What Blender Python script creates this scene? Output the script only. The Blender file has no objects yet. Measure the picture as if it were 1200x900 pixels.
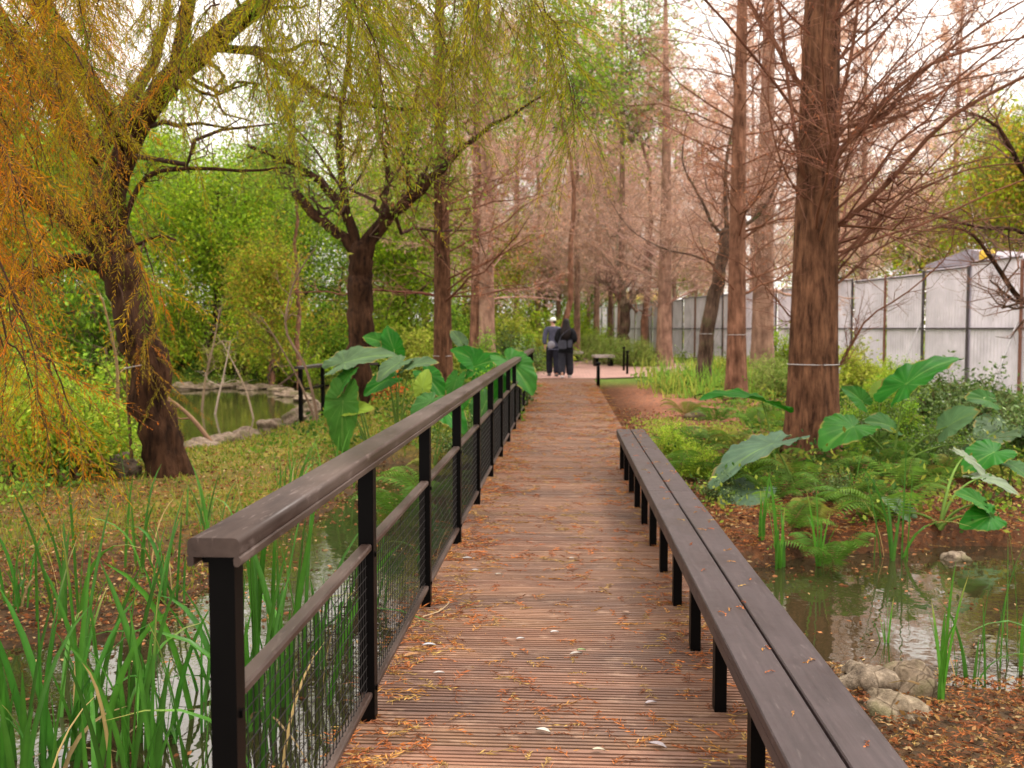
import bpy, math, random
import numpy as np
from mathutils import Vector, Matrix, Euler

rng = np.random.default_rng(11)
random.seed(11)
sc = bpy.context.scene
COL = sc.collection
R = math.radians

# ------------------------------------------------------------------ camera
F = 1150.0
CAMZ = 1.45
cd = bpy.data.cameras.new('camera')
cam = bpy.data.objects.new('camera', cd)
COL.objects.link(cam)
cam.location = (0, 0, CAMZ)
cam.rotation_euler = (R(90 - 3.23), 0, R(3.086))
cd.sensor_width = 36
cd.lens = 36 * F / 1200
cd.clip_start = 0.05
cd.clip_end = 3000
cd.dof.use_dof = True
cd.dof.focus_distance = 3.7
cd.dof.aperture_fstop = 4.5
sc.camera = cam
RM = np.array(cam.rotation_euler.to_matrix())

def ray(px, py):
    return RM @ np.array([(px - 600) / F, -(py - 450) / F, -1.0])

def at(px, py, Y):
    """authoring aid: the place at depth Y metres down the boardwalk seen at a photo pixel"""
    d = ray(px, py)
    return np.array([0, 0, CAMZ]) + d * (Y / d[1])

def atz(px, py, z):
    d = ray(px, py)
    return np.array([0, 0, CAMZ]) + d * ((z - CAMZ) / d[2])

# ------------------------------------------------------------------ mesh helpers
class MB:
    def __init__(s):
        s.v = []; s.q = []; s.t = []; s.c = []; s.n = 0
    def add(s, V, q=None, t=None, col=(1, 1, 1)):
        V = np.asarray(V, float).reshape(-1, 3)
        c = np.asarray(col, float)
        if c.ndim == 1:
            c = np.tile(c, (len(V), 1))
        s.v.append(V); s.c.append(c.reshape(-1, 3))
        if q is not None and len(q): s.q.append(np.asarray(q, np.int64).reshape(-1, 4) + s.n)
        if t is not None and len(t): s.t.append(np.asarray(t, np.int64).reshape(-1, 3) + s.n)
        s.n += len(V)
        return s
    def mesh(s, name, mat, smooth=True):
        V = np.concatenate(s.v); C = np.concatenate(s.c)
        Q = np.concatenate(s.q) if s.q else np.zeros((0, 4), np.int64)
        T = np.concatenate(s.t) if s.t else np.zeros((0, 3), np.int64)
        me = bpy.data.meshes.new(name)
        me.vertices.add(len(V)); me.vertices.foreach_set('co', V.astype(np.float32).ravel())
        li = np.concatenate([Q.ravel(), T.ravel()]).astype(np.int32)
        me.loops.add(len(li)); me.loops.foreach_set('vertex_index', li)
        ls = np.concatenate([np.arange(len(Q)) * 4, len(Q) * 4 + np.arange(len(T)) * 3]).astype(np.int32)
        me.polygons.add(len(ls)); me.polygons.foreach_set('loop_start', ls)
        me.polygons.foreach_set('use_smooth', np.full(len(ls), smooth))
        me.update(calc_edges=True)
        at_ = me.attributes.new('Col', 'FLOAT_COLOR', 'POINT')
        c4 = np.concatenate([np.clip(C, 0, 1), np.ones((len(C), 1))], 1).astype(np.float32)
        at_.data.foreach_set('color', c4.ravel())
        if mat: me.materials.append(mat)
        return me
    def build(s, name, mat, parent=None, smooth=True, loc=None):
        me = s.mesh(name, mat, smooth)
        o = bpy.data.objects.new(name, me); COL.objects.link(o)
        if loc is not None: o.location = loc
        if parent: o.parent = parent
        return o

def box(mb, c, s, rz=0.0, col=(1, 1, 1), bev=0.0, M=None):
    """box centre c, full size s; bev = chamfer on the four long-axis edges"""
    sx, sy, sz = [a / 2 for a in s]
    if bev > 0:
        b = min(bev, sx * .9, sz * .9)
        prof = [(-sx + b, -sz), (sx - b, -sz), (sx, -sz + b), (sx, sz - b), (sx - b, sz), (-sx + b, sz), (-sx, sz - b), (-sx, -sz + b)]
        n = 8
        V = np.array([[x, y, z] for y in (-sy, sy) for x, z in prof])
        q = [[i, (i + 1) % n, n + (i + 1) % n, n + i] for i in range(n)]
        q += [[0, 7, 2, 1], [7, 6, 3, 2], [6, 5, 4, 3]]
        q += [[8, 9, 10, 15], [15, 10, 11, 14], [14, 11, 12, 13]]
    else:
        V = np.array([[x, y, z] for x in (-sx, sx) for y in (-sy, sy) for z in (-sz, sz)])
        q = [[0, 1, 3, 2], [4, 6, 7, 5], [0, 4, 5, 1], [2, 3, 7, 6], [0, 2, 6, 4], [1, 5, 7, 3]]
    if M is not None:
        V = V @ np.asarray(M).T
    if rz:
        c_, s_ = math.cos(rz), math.sin(rz)
        V = V @ np.array([[c_, -s_, 0], [s_, c_, 0], [0, 0, 1]]).T
    mb.add(V + np.array(c), q, col=col)

def nrm(a):
    return a / np.maximum(np.linalg.norm(a, axis=-1, keepdims=True), 1e-9)

def tubes(mb, P, Rr, sides=3, col=(1, 1, 1), flute=None, cap=False):
    """P[N,K,3], Rr[N,K]; col (3,), [N,3] or [N,K,3]; flute(theta, k, K)->radius factor"""
    P = np.asarray(P, float); Rr = np.asarray(Rr, float)
    if P.ndim == 2: P = P[None]; Rr = Rr[None]
    N, K, _ = P.shape
    T = nrm(np.gradient(P, axis=1))
    m = np.abs(T[:, :, 2]).mean(1)
    ref = np.where((m > .75)[:, None], np.array([[1., .01, 0]]), np.array([[0, .01, 1.]]))[:, None, :]
    U = nrm(np.cross(T, ref)); W = np.cross(T, U)
    th = np.linspace(0, 2 * np.pi, sides, endpoint=False)
    fac = np.ones((K, sides))
    if flute is not None:
        fac = np.array([[flute(t, k, K) for t in th] for k in range(K)])
    rr = Rr[:, :, None, None] * fac[None, :, :, None]
    ring = P[:, :, None, :] + rr * (np.cos(th)[None, None, :, None] * U[:, :, None, :] + np.sin(th)[None, None, :, None] * W[:, :, None, :])
    V = ring.reshape(-1, 3)
    n = np.arange(N)[:, None, None] * K * sides; k = np.arange(K - 1)[None, :, None] * sides; j = np.arange(sides)[None, None, :]
    a = n + k + j; b = n + k + (j + 1) % sides
    q = np.stack([a, b, b + sides, a + sides], -1).reshape(-1, 4)
    c = np.asarray(col, float)
    if c.ndim == 1: c = np.tile(c, (N * K * sides, 1))
    elif c.ndim == 2: c = np.repeat(c, K * sides, 0)
    else: c = np.repeat(c.reshape(-1, 3), sides, 0)
    t = None
    if cap and sides >= 3:
        t = []
        for i in range(N):
            for base, fl in ((i * K * sides, 1), (i * K * sides + (K - 1) * sides, 0)):
                for s in range(1, sides - 1):
                    t.append([base, base + s + 1, base + s] if fl else [base, base + s, base + s + 1])
    mb.add(V, q, t, col=c)

def perp(T, r=rng):
    a = r.normal(size=T.shape)
    return nrm(a - (a * T).sum(-1, keepdims=True) * T)

def leaves(mb, C, D, L, W, col, fold=.15, r=rng):
    """one small folded leaf per row: base C, direction D, length L, half width W"""
    N = len(C)
    D = nrm(D); S = perp(D, r); Nn = np.cross(D, S)
    L = np.broadcast_to(np.asarray(L, float), (N,))[:, None]; W = np.broadcast_to(np.asarray(W, float), (N,))[:, None]
    v0 = C; v2 = C + D * L
    mid = C + D * L * .45 + Nn * W * fold
    V = np.stack([v0, mid + S * W, v2, mid - S * W], 1).reshape(-1, 3)
    q = np.arange(N)[:, None] * 4 + np.array([0, 1, 2, 3])
    c = np.asarray(col, float)
    c = np.tile(c, (N * 4, 1)) if c.ndim == 1 else np.repeat(c, 4, 0)
    mb.add(V, q, col=c)

def spawn(P, Rr, n, smin, smax, l0, l1, ang, K, rr, up=0.0, wob=.06, r=rng, flat=0.0, rmin=.0015):
    """n children per parent polyline; returns child P, R"""
    N, K0, _ = P.shape
    s = r.uniform(smin, smax, (N, n))
    f = s * (K0 - 1); i = np.minimum(f.astype(int), K0 - 2); w = (f - i)[..., None]
    idx = np.arange(N)[:, None]
    A = P[idx, i] * (1 - w) + P[idx, i + 1] * w
    T = nrm(P[idx, i + 1] - P[idx, i])
    rad = Rr[idx, i] * (1 - w[..., 0]) + Rr[idx, i + 1] * w[..., 0]
    plen = np.linalg.norm(np.diff(P, axis=1), axis=-1).sum(1)[:, None]
    L = (r.uniform(l0, l1, (N, n)) * plen * (1.15 - .75 * s))[..., None, None]
    a = (ang + r.normal(size=(N, n)) * .22)[..., None]
    pp = perp(T, r); pp[..., 2] *= (1 - flat); pp = nrm(pp)
    D = nrm(np.cos(a) * T + np.sin(a) * pp)
    t = np.linspace(0, 1, K)[None, None, :, None]
    wb = np.cumsum(r.normal(size=(N, n, K, 3)), axis=2) * wob / K
    wb -= wb[:, :, :1]
    Q = A[:, :, None] + D[:, :, None] * L * t + L * wb * 2 + np.array([0, 0, 1.]) * up * L * t ** 2
    r0 = np.maximum(np.minimum(rad * rr, rad * .9), rmin)[..., None]
    RR = np.maximum(r0 * (1 - .8 * t[..., 0]), rmin * .6)
    return Q.reshape(N * n, K, 3), RR.reshape(N * n, K)

def smooth_path(pts, n):
    pts = np.asarray(pts, float)
    m = len(pts)
    out = []
    for u in np.linspace(0, m - 1 - 1e-6, n):
        i = int(u); t = u - i
        p0 = pts[max(i - 1, 0)]; p1 = pts[i]; p2 = pts[min(i + 1, m - 1)]; p3 = pts[min(i + 2, m - 1)]
        out.append(.5 * ((2 * p1) + (-p0 + p2) * t + (2 * p0 - 5 * p1 + 4 * p2 - p3) * t * t + (-p0 + 3 * p1 - 3 * p2 + p3) * t ** 3))
    return np.array(out)

def tag(o, label=None, cat=None, group=None, kind=None):
    if label: o['label'] = label
    if cat: o['category'] = cat
    if group: o['group'] = group
    if kind: o['kind'] = kind
    return o

def empty(name, loc=(0, 0, 0), rz=0.0, sc_=1.0):
    o = bpy.data.objects.new(name, None); COL.objects.link(o)
    o.empty_display_size = .2
    o.location = loc; o.rotation_euler = (0, 0, rz); o.scale = (sc_,) * 3
    return o

def copy_tree(o, parent=None):
    c = o.copy(); COL.objects.link(c)
    if parent: c.parent = parent
    for ch in [x for x in KIDS(o)]:
        copy_tree(ch, c)
    return c
def KIDS(o): return list(o.children)

def place(proto, loc, rz=0, s=1.0, label=None, group=None, first=None, sz=None):
    o = proto if first else copy_tree(proto)
    o.location = loc; o.rotation_euler = (0, 0, rz); o.scale = (s, s, sz if sz else s)
    if label: o['label'] = label
    if group: o['group'] = group
    return o

# ------------------------------------------------------------------ materials
def newmat(name):
    m = bpy.data.materials.new(name); m.use_nodes = True
    nt = m.node_tree; nt.nodes.clear()
    out = nt.nodes.new('ShaderNodeOutputMaterial')
    b = nt.nodes.new('ShaderNodeBsdfPrincipled')
    nt.links.new(b.outputs[0], out.inputs[0])
    return m, nt, b, out

def N_(nt, t, **kw):
    n = nt.nodes.new(t)
    for k, v in kw.items(): setattr(n, k, v)
    return n

def coords(nt, scale=(1, 1, 1), kind='Object'):
    tc = N_(nt, 'ShaderNodeTexCoord'); mp = N_(nt, 'ShaderNodeMapping')
    mp.inputs['Scale'].default_value = scale
    nt.links.new(tc.outputs[kind], mp.inputs[0])
    return mp.outputs[0]

def noise(nt, vec, scale, detail=4, rough=.55):
    n = N_(nt, 'ShaderNodeTexNoise'); n.inputs['Scale'].default_value = scale
    n.inputs['Detail'].default_value = detail; n.inputs['Roughness'].default_value = rough
    nt.links.new(vec, n.inputs['Vector'])
    return n.outputs['Fac']

def ramp(nt, fac, stops):
    n = N_(nt, 'ShaderNodeValToRGB')
    e = n.color_ramp.elements
    while len(e) < len(stops): e.new(.5)
    for el, (p, c) in zip(e, stops):
        el.position = p; el.color = (*c, 1)
    nt.links.new(fac, n.inputs[0])
    return n.outputs[0]

def mulc(nt, a, b, fac=1.0, mode='MULTIPLY'):
    n = N_(nt, 'ShaderNodeMix', data_type='RGBA', blend_type=mode)
    n.inputs[0].default_value = fac
    for s, x in ((6, a), (7, b)):
        if hasattr(x, 'links'): nt.links.new(x, n.inputs[s])
        else: n.inputs[s].default_value = (*x, 1)
    return n.outputs[2]

def mixf(nt, fac, a, b):
    n = N_(nt, 'ShaderNodeMix', data_type='RGBA')
    nt.links.new(fac, n.inputs[0])
    for s, x in ((6, a), (7, b)):
        if hasattr(x, 'links'): nt.links.new(x, n.inputs[s])
        else: n.inputs[s].default_value = (*x, 1)
    return n.outputs[2]

def bump(nt, b, h, strength, dist=.01):
    n = N_(nt, 'ShaderNodeBump'); n.inputs['Strength'].default_value = strength
    n.inputs['Distance'].default_value = dist
    nt.links.new(h, n.inputs['Height']); nt.links.new(n.outputs[0], b.inputs['Normal'])

def attr(nt):
    a = N_(nt, 'ShaderNodeAttribute'); a.attribute_name = 'Col'
    return a.outputs['Color']

def leafmat(name, rough=.45, transl=.35, spec=.4, vary=6.0):
    m, nt, b, out = newmat(name)
    c = attr(nt)
    v = noise(nt, coords(nt), vary, 3)
    c2 = mulc(nt, c, ramp(nt, v, [(.25, (.72, .72, .72)), (.75, (1.2, 1.2, 1.2))]))
    nt.links.new(c2, b.inputs['Base Color'])
    b.inputs['Roughness'].default_value = rough
    b.inputs['Specular IOR Level'].default_value = spec
    if transl:
        tr = N_(nt, 'ShaderNodeBsdfTranslucent'); nt.links.new(c2, tr.inputs[0])
        mx = N_(nt, 'ShaderNodeMixShader'); mx.inputs[0].default_value = transl
        nt.links.new(b.outputs[0], mx.inputs[1]); nt.links.new(tr.outputs[0], mx.inputs[2])
        nt.links.new(mx.outputs[0], out.inputs[0])
    return m

def barkmat(name, dark, light, moss=None, sc_=14, strength=.9):
    m, nt, b, out = newmat(name)
    v = coords(nt, (1, 1, .2))
    n1 = noise(nt, v, sc_, 6, .65)
    n2 = noise(nt, coords(nt), 3.0, 4)
    c = ramp(nt, n1, [(.32, dark), (.5, tuple((a + b_) / 2 for a, b_ in zip(dark, light))), (.68, light)])
    c = mulc(nt, c, ramp(nt, n2, [(.34, (.58, .55, .53)), (.62, (1.15, 1.12, 1.1))]))
    if moss:
        c = mixf(nt, ramp(nt, noise(nt, coords(nt), 2.1, 5), [(.55, (0, 0, 0)), (.68, (.7, .7, .7))]), c, moss)
    c = mulc(nt, c, attr(nt))
    nt.links.new(c, b.inputs['Base Color'])
    b.inputs['Roughness'].default_value = .85
    b.inputs['Specular IOR Level'].default_value = .08
    bump(nt, b, n1, strength, .05)
    return m

def plain(name, col, rough=.5, metal=0.0, spec=.5, nz=None, bm=0.0, useattr=False):
    m, nt, b, out = newmat(name)
    c = col
    if nz:
        v = noise(nt, coords(nt), nz, 5)
        c = mulc(nt, col, ramp(nt, v, [(.3, (.75, .75, .75)), (.7, (1.2, 1.2, 1.2))]))
        if bm: bump(nt, b, v, bm, .01)
    if useattr: c = mulc(nt, c, attr(nt))
    if hasattr(c, 'links'): nt.links.new(c, b.inputs['Base Color'])
    else: b.inputs['Base Color'].default_value = (*c, 1)
    b.inputs['Roughness'].default_value = rough
    b.inputs['Metallic'].default_value = metal
    b.inputs['Specular IOR Level'].default_value = spec
    return m

M = {}
M['leaf'] = leafmat('leaf', .6, .42, .10)
M['needle'] = leafmat('needle', .7, .36, .04)
M['glossleaf'] = leafmat('gloss_leaf', .38, .3, .22, 9)
M['litter'] = leafmat('litter', .8, .1, .06, 20)
M['bark_dark'] = barkmat('bark_dark', (.010, .005, .003), (.075, .036, .019))
M['bark_grey'] = barkmat('bark_grey', (.035, .022, .016), (.17, .11, .08), moss=(.09, .10, .04), sc_=12)
M['bark_red'] = barkmat('bark_red', (.035, .016, .010), (.23, .112, .062), sc_=17, strength=1)
M['bark_tan'] = barkmat('bark_tan', (.09, .042, .026), (.33, .17, .11), sc_=12)
M['bark_far_haze'] = barkmat('bark_far_haze', (.20, .115, .085), (.42, .26, .19), sc_=9)  # distance haze put into the colour: paler and pinker than the near bark
M['bark_moss'] = barkmat('bark_moss', (.12, .085, .06), (.34, .26, .19), moss=(.13, .17, .05), sc_=10)
M['twig'] = plain('twig', (1, 1, 1), .85, spec=.05, nz=3, useattr=True)
M['metal'] = plain('black_metal', (.0022, .0018, .0018), .42, spec=.07, nz=7)
M['wire'] = plain('wire', (.012, .010, .010), .5, .0, .2)
M['cable'] = plain('cable', (.45, .42, .42), .5, .2)

def railmat():
    m, nt, b, out = newmat('rail_wood')
    v = coords(nt, (1, .06, 1))
    n1 = noise(nt, v, 55, 5, .6); n2 = noise(nt, coords(nt, (1, .35, 1)), 4.5, 5)
    c = ramp(nt, n1, [(.3, (.022, .013, .010)), (.7, (.042, .026, .021))])
    c = mixf(nt, ramp(nt, n2, [(.42, (0, 0, 0)), (.72, (1, 1, 1))]), c, (.088, .062, .052))
    c = mixf(nt, ramp(nt, noise(nt, coords(nt, (3, .4, 1)), 26, 4), [(.6, (0, 0, 0)), (.7, (.7, .7, .7))]), c, (.12, .09, .08))
    nt.links.new(c, b.inputs['Base Color'])
    nt.links.new(ramp(nt, n2, [(.3, (.32, .32, .32)), (.7, (.52, .52, .52))]), b.inputs['Roughness'])
    b.inputs['Specular IOR Level'].default_value = .22
    bump(nt, b, n1, .35, .003)
    return m
M['rail'] = railmat()

def benchmat():
    m, nt, b, out = newmat('bench_wood')
    v = coords(nt, (1, .05, 1))
    n1 = noise(nt, v, 60, 5, .6); n2 = noise(nt, coords(nt), 3.2, 6, .65)
    c = ramp(nt, n1, [(.3, (.022, .014, .015)), (.7, (.040, .027, .028))])
    c = mulc(nt, c, ramp(nt, n2, [(.3, (.8, .8, .8)), (.7, (1.25, 1.2, 1.2))]))
    c = mixf(nt, ramp(nt, noise(nt, coords(nt, (3, .5, 1)), 22, 4), [(.62, (0, 0, 0)), (.72, (.6, .6, .6))]), c, (.085, .065, .062))
    nt.links.new(c, b.inputs['Base Color'])
    nt.links.new(ramp(nt, n2, [(.3, (.36, .36, .36)), (.7, (.6, .6, .6))]), b.inputs['Roughness'])
    b.inputs['Specular IOR Level'].default_value = .38
    bump(nt, b, n1, .35, .003)
    return m
M['bench'] = benchmat()

def deckmat():
    m, nt, b, out = newmat('deck_wood')
    v = coords(nt, (.05, 1, 1))
    n1 = noise(nt, v, 60, 5, .65); n2 = noise(nt, coords(nt, (.7, 1.4, 1)), 1.3, 6, .65)
    n3 = noise(nt, coords(nt, (1, 2.2, 1)), 7, 5, .6)
    c = ramp(nt, n1, [(.28, (.13, .068, .042)), (.72, (.315, .172, .108))])
    c = mulc(nt, c, attr(nt))
    c = mixf(nt, ramp(nt, n2, [(.40, (0, 0, 0)), (.66, (1, 1, 1))]), c, (.105, .062, .048))
    c = mixf(nt, ramp(nt, n3, [(.56, (0, 0, 0)), (.74, (.55, .55, .55))]), c, (.42, .28, .195))
    nt.links.new(c, b.inputs['Base Color'])
    nt.links.new(ramp(nt, n2, [(.35, (.62, .62, .62)), (.7, (.36, .36, .36))]), b.inputs['Roughness'])
    b.inputs['Specular IOR Level'].default_value = .22
    bump(nt, b, n1, .3, .003)
    return m
M['deck'] = deckmat()

def groundmat():
    m, nt, b, out = newmat('ground')
    co = coords(nt)
    vo = N_(nt, 'ShaderNodeTexVoronoi'); vo.inputs['Scale'].default_value = 26; nt.links.new(co, vo.inputs['Vector'])
    hs = ramp(nt, vo.outputs['Color'], [(0, (.55, .5, .45)), (.35, (.8, .8, .8)), (.6, (1.0, .8, .62)), (1, (1.5, 1.25, 1.0))])
    c = mulc(nt, attr(nt), hs)
    n1 = noise(nt, co, 9, 6, .7)
    c = mulc(nt, c, ramp(nt, n1, [(.3, (.6, .6, .6)), (.7, (1.3, 1.3, 1.3))]))
    nt.links.new(c, b.inputs['Base Color'])
    b.inputs['Roughness'].default_value = .85
    b.inputs['Specular IOR Level'].default_value = .1
    bump(nt, b, n1, .7, .05)
    return m
M['ground'] = groundmat()

def watermat(name, col):
    m, nt, b, out = newmat(name)
    n1 = noise(nt, coords(nt, (1, 1, 1)), 3.5, 3)
    n2 = noise(nt, coords(nt), .8, 3)
    c = mixf(nt, n2, col, tuple(x * 1.7 for x in col))
    nt.links.new(c, b.inputs['Base Color'])
    b.inputs['Roughness'].default_value = .02
    b.inputs['IOR'].default_value = 1.65
    b.inputs['Specular IOR Level'].default_value = .8
    bump(nt, b, n1, .10, .03)
    return m
M['water'] = watermat('water', (.020, .016, .007))
M['water2'] = watermat('far_water', (.035, .037, .011))

def brickmat():
    m, nt, b, out = newmat('brick_paving')
    br = N_(nt, 'ShaderNodeTexBrick'); nt.links.new(coords(nt, (1, 1, 1)), br.inputs['Vector'])
    br.inputs['Scale'].default_value = 2.2
    br.inputs['Color1'].default_value = (.42, .24, .20, 1); br.inputs['Color2'].default_value = (.34, .18, .15, 1)
    br.inputs['Mortar'].default_value = (.20, .12, .10, 1); br.inputs['Mortar Size'].default_value = .03
    nt.links.new(mulc(nt, br.outputs[0], ramp(nt, noise(nt, coords(nt), 1.1, 5), [(.3, (.85, .85, .85)), (.7, (1.2, 1.2, 1.2))])), b.inputs['Base Color'])
    b.inputs['Roughness'].default_value = .6
    return m
M['brick'] = brickmat()
def rockmat():
    m, nt, b, out = newmat('rock'); co = coords(nt)
    n1 = noise(nt, co, 9, 8, .7); n2 = noise(nt, co, 40, 6, .7); n3 = noise(nt, co, 3.5, 4)
    c = ramp(nt, n1, [(.3, (.07, .05, .035)), (.48, (.24, .185, .13)), (.7, (.42, .34, .25))])
    c = mulc(nt, c, ramp(nt, n2, [(.3, (.65, .65, .65)), (.65, (1.15, 1.15, 1.15))]))
    c = mixf(nt, ramp(nt, n3, [(.5, (0, 0, 0)), (.62, (.75, .75, .75))]), c, (.10, .095, .035))
    vo = N_(nt, 'ShaderNodeTexVoronoi', feature='DISTANCE_TO_EDGE'); vo.inputs['Scale'].default_value = 5.5; nt.links.new(co, vo.inputs['Vector'])
    c = mulc(nt, c, ramp(nt, vo.outputs['Distance'], [(.0, (.4, .36, .32)), (.035, (1, 1, 1))]))
    nt.links.new(mulc(nt, c, attr(nt)), b.inputs['Base Color']); b.inputs['Roughness'].default_value = .8; b.inputs['Specular IOR Level'].default_value = .2
    bump(nt, b, n1, 1.0, .05)
    return m
M['rock'] = rockmat()
M['fence'] = plain('fence_sheet', (.84, .775, .88), .5, spec=.2, nz=1.2, useattr=True)
M['fence_post'] = plain('fence_post', (.085, .07, .075), .6, .2, nz=5)
M['rust'] = plain('rusty_post', (.22, .09, .06), .7, nz=8)
M['galv'] = plain('galvanised', (.5, .48, .5), .4, .6)
M['yellow'] = plain('yellow_sheet', (.78, .50, .03), .5, nz=3)
M['roofgrey'] = plain('grey_roof', (.30, .27, .31), .6, nz=4)
M['concrete'] = plain('bench_stone', (.42, .36, .34), .75, nz=9, bm=.3)

# ------------------------------------------------------------------ world and light
w = bpy.data.worlds.new('World'); sc.world = w; w.use_nodes = True
nt = w.node_tree; nt.nodes.clear()
wo = nt.nodes.new('ShaderNodeOutputWorld'); bg = nt.nodes.new('ShaderNodeBackground')
sky = nt.nodes.new('ShaderNodeTexSky'); sky.sky_type = 'NISHITA'; sky.sun_disc = False
SUN_EL, SUN_AZ = R(58), R(60)      # azimuth from +Y towards +X
sky.sun_elevation = SUN_EL; sky.sun_rotation = SUN_AZ
tc = nt.nodes.new('ShaderNodeTexCoord')
cn = nt.nodes.new('ShaderNodeTexNoise'); cn.inputs['Scale'].default_value = 2.2; cn.inputs['Detail'].default_value = 5
nt.links.new(tc.outputs['Generated'], cn.inputs['Vector'])
cr = nt.nodes.new('ShaderNodeValToRGB')
cr.color_ramp.elements[0].position = .3; cr.color_ramp.elements[0].color = (.84, .765, .69, 1)
cr.color_ramp.elements[1].position = .7; cr.color_ramp.elements[1].color = (1, .915, .83, 1)
nt.links.new(cn.outputs['Fac'], cr.inputs[0])
sm = nt.nodes.new('ShaderNodeVectorMath'); sm.operation = 'SCALE'; sm.inputs['Scale'].default_value = 9.5
nt.links.new(cr.outputs[0], sm.inputs[0])
sx = nt.nodes.new('ShaderNodeSeparateXYZ'); nt.links.new(tc.outputs['Generated'], sx.inputs[0])
mr = nt.nodes.new('ShaderNodeMapRange'); mr.inputs['From Min'].default_value = 0; mr.inputs['From Max'].default_value = 1      # overcast sky: zenith brighter than horizon
mr.inputs['To Min'].default_value = 6.8; mr.inputs['To Max'].default_value = 14.5
nt.links.new(sx.outputs['Z'], mr.inputs['Value']); nt.links.new(mr.outputs[0], sm.inputs['Scale'])
mx = nt.nodes.new('ShaderNodeMix'); mx.data_type = 'RGBA'; mx.inputs[0].default_value = .93   # overcast: cloud over sky
nt.links.new(sky.outputs[0], mx.inputs[6]); nt.links.new(sm.outputs[0], mx.inputs[7])
nt.links.new(mx.outputs[2], bg.inputs[0]); bg.inputs[1].default_value = .12
nt.links.new(bg.outputs[0], wo.inputs[0])
sl = bpy.data.lights.new('sun', 'SUN'); sl.energy = 1.5; sl.angle = R(12); sl.color = (1, .94, .88)
so = bpy.data.objects.new('sun', sl); COL.objects.link(so)
sd = Vector((math.sin(SUN_AZ) * math.cos(SUN_EL), math.cos(SUN_AZ) * math.cos(SUN_EL), math.sin(SUN_EL)))
so.rotation_euler = sd.to_track_quat('Z', 'Y').to_euler()
sc.view_settings.view_transform = 'Standard'; sc.view_settings.look = 'None'
sc.view_settings.gamma = 1; sc.view_settings.use_curve_mapping = False
sc.view_settings.exposure = 1.2
sc.cycles.max_bounces = 4; sc.cycles.diffuse_bounces = 1; sc.cycles.glossy_bounces = 2
sc.cycles.transmission_bounces = 2; sc.cycles.transparent_max_bounces = 4
sc.cycles.use_denoising = True
try: sc.cycles.denoiser = 'OPENIMAGEDENOISE'
except Exception: pass
sc.cycles.use_adaptive_sampling = True; sc.cycles.adaptive_threshold = .02
sc.render.use_persistent_data = False

# ------------------------------------------------------------------ ground
WZ = -.42
def ss(a, b, x):
    t = np.clip((x - a) / (b - a), 0, 1); return t * t * (3 - 2 * t)
def nz2(x, y, s=1.0):
    return (np.sin(x * 1.3 * s + 1.7) * np.cos(y * 1.1 * s - .6) + .5 * np.sin(x * 2.9 * s - y * 1.7 * s) + .3 * np.sin(x * 5.3 * s + 2) * np.sin(y * 6.1 * s)) / 1.8
def xl_left(y):      # left shore of the channel beside the boardwalk
    return np.where(y < 5.6, -2.65 - (5.6 - y) * 2.0, -2.55 + .25 * np.sin(y * 1.3)) + .0 * y
def masks(x, y):
    a = ss(-.5, .9, x - xl_left(y) + .25 * nz2(x * 1.7, y * 2.1)) * (1 - ss(.95, 1.25, x)) * (1 - ss(12.6, 14.0, y))
    b = 1 - ss(.82, 1.2, ((x - 3.0) / 2.65) ** 2 + ((y - 6.5 - .25 * (x - 1.5)) / 1.42) ** 2 + .08 * np.sin(5 * x) + .06 * np.sin(7 * y + x * 3))
    c = 1 - ss(.80, 1.2, ((x + 10.2) / 5.1) ** 4 + ((y - 22.8) / 8.0) ** 4 + .05 * np.sin(2.2 * y))
    return a, b, c
def gz(x, y):
    x = np.asarray(x, float); y = np.asarray(y, float)
    base = -.27 + .24 * ss(12, 24, y) + .05 * nz2(x, y) + .025 * nz2(x * 3.1, y * 2.7)
    base = base - .09 * ss(.95, 1.1, x) * (1 - ss(5.6, 8.0, y)) - .09 * ss(1.0, 1.5, -x) * (1 - ss(5.5, 9.0, y))
    base = base + ss(33, 60, y) * ss(-3, -14, x) * 2.2 + ss(9, 30, -x) * ss(4, 14, y) * (1 - ss(14, 33, y)) * .3
    base = base * (1 - ss(26.5, 28, y) * ss(-2.4, -1.6, x) * (1 - ss(7, 9, x)) * (1 - ss(62, 70, y))) - .0
    under = ss(-1.0, -.85, x) * (1 - ss(.88, 1.02, x)) * (1 - ss(27.5, 28.6, y))
    base = base - under * .12
    pl = ss(27.5, 28.6, y) * ss(-2.4, -1.6, x) * (1 - ss(7, 9, x)) * (1 - ss(62, 70, y))
    base = base * (1 - pl) + (-.03) * pl
    rim = 1 - ss(1.1, 3.0, ((x + 10.2) / 5.1) ** 4 + ((y - 22.8) / 8.0) ** 4)
    base = base * (1 - rim) - .36 * rim
    a, b, c = masks(x, y)
    m = np.maximum(np.maximum(a, b), c)
    return base * (1 - m) + (-.85) * m
def G(x, y): return float(gz(x, y))

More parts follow.
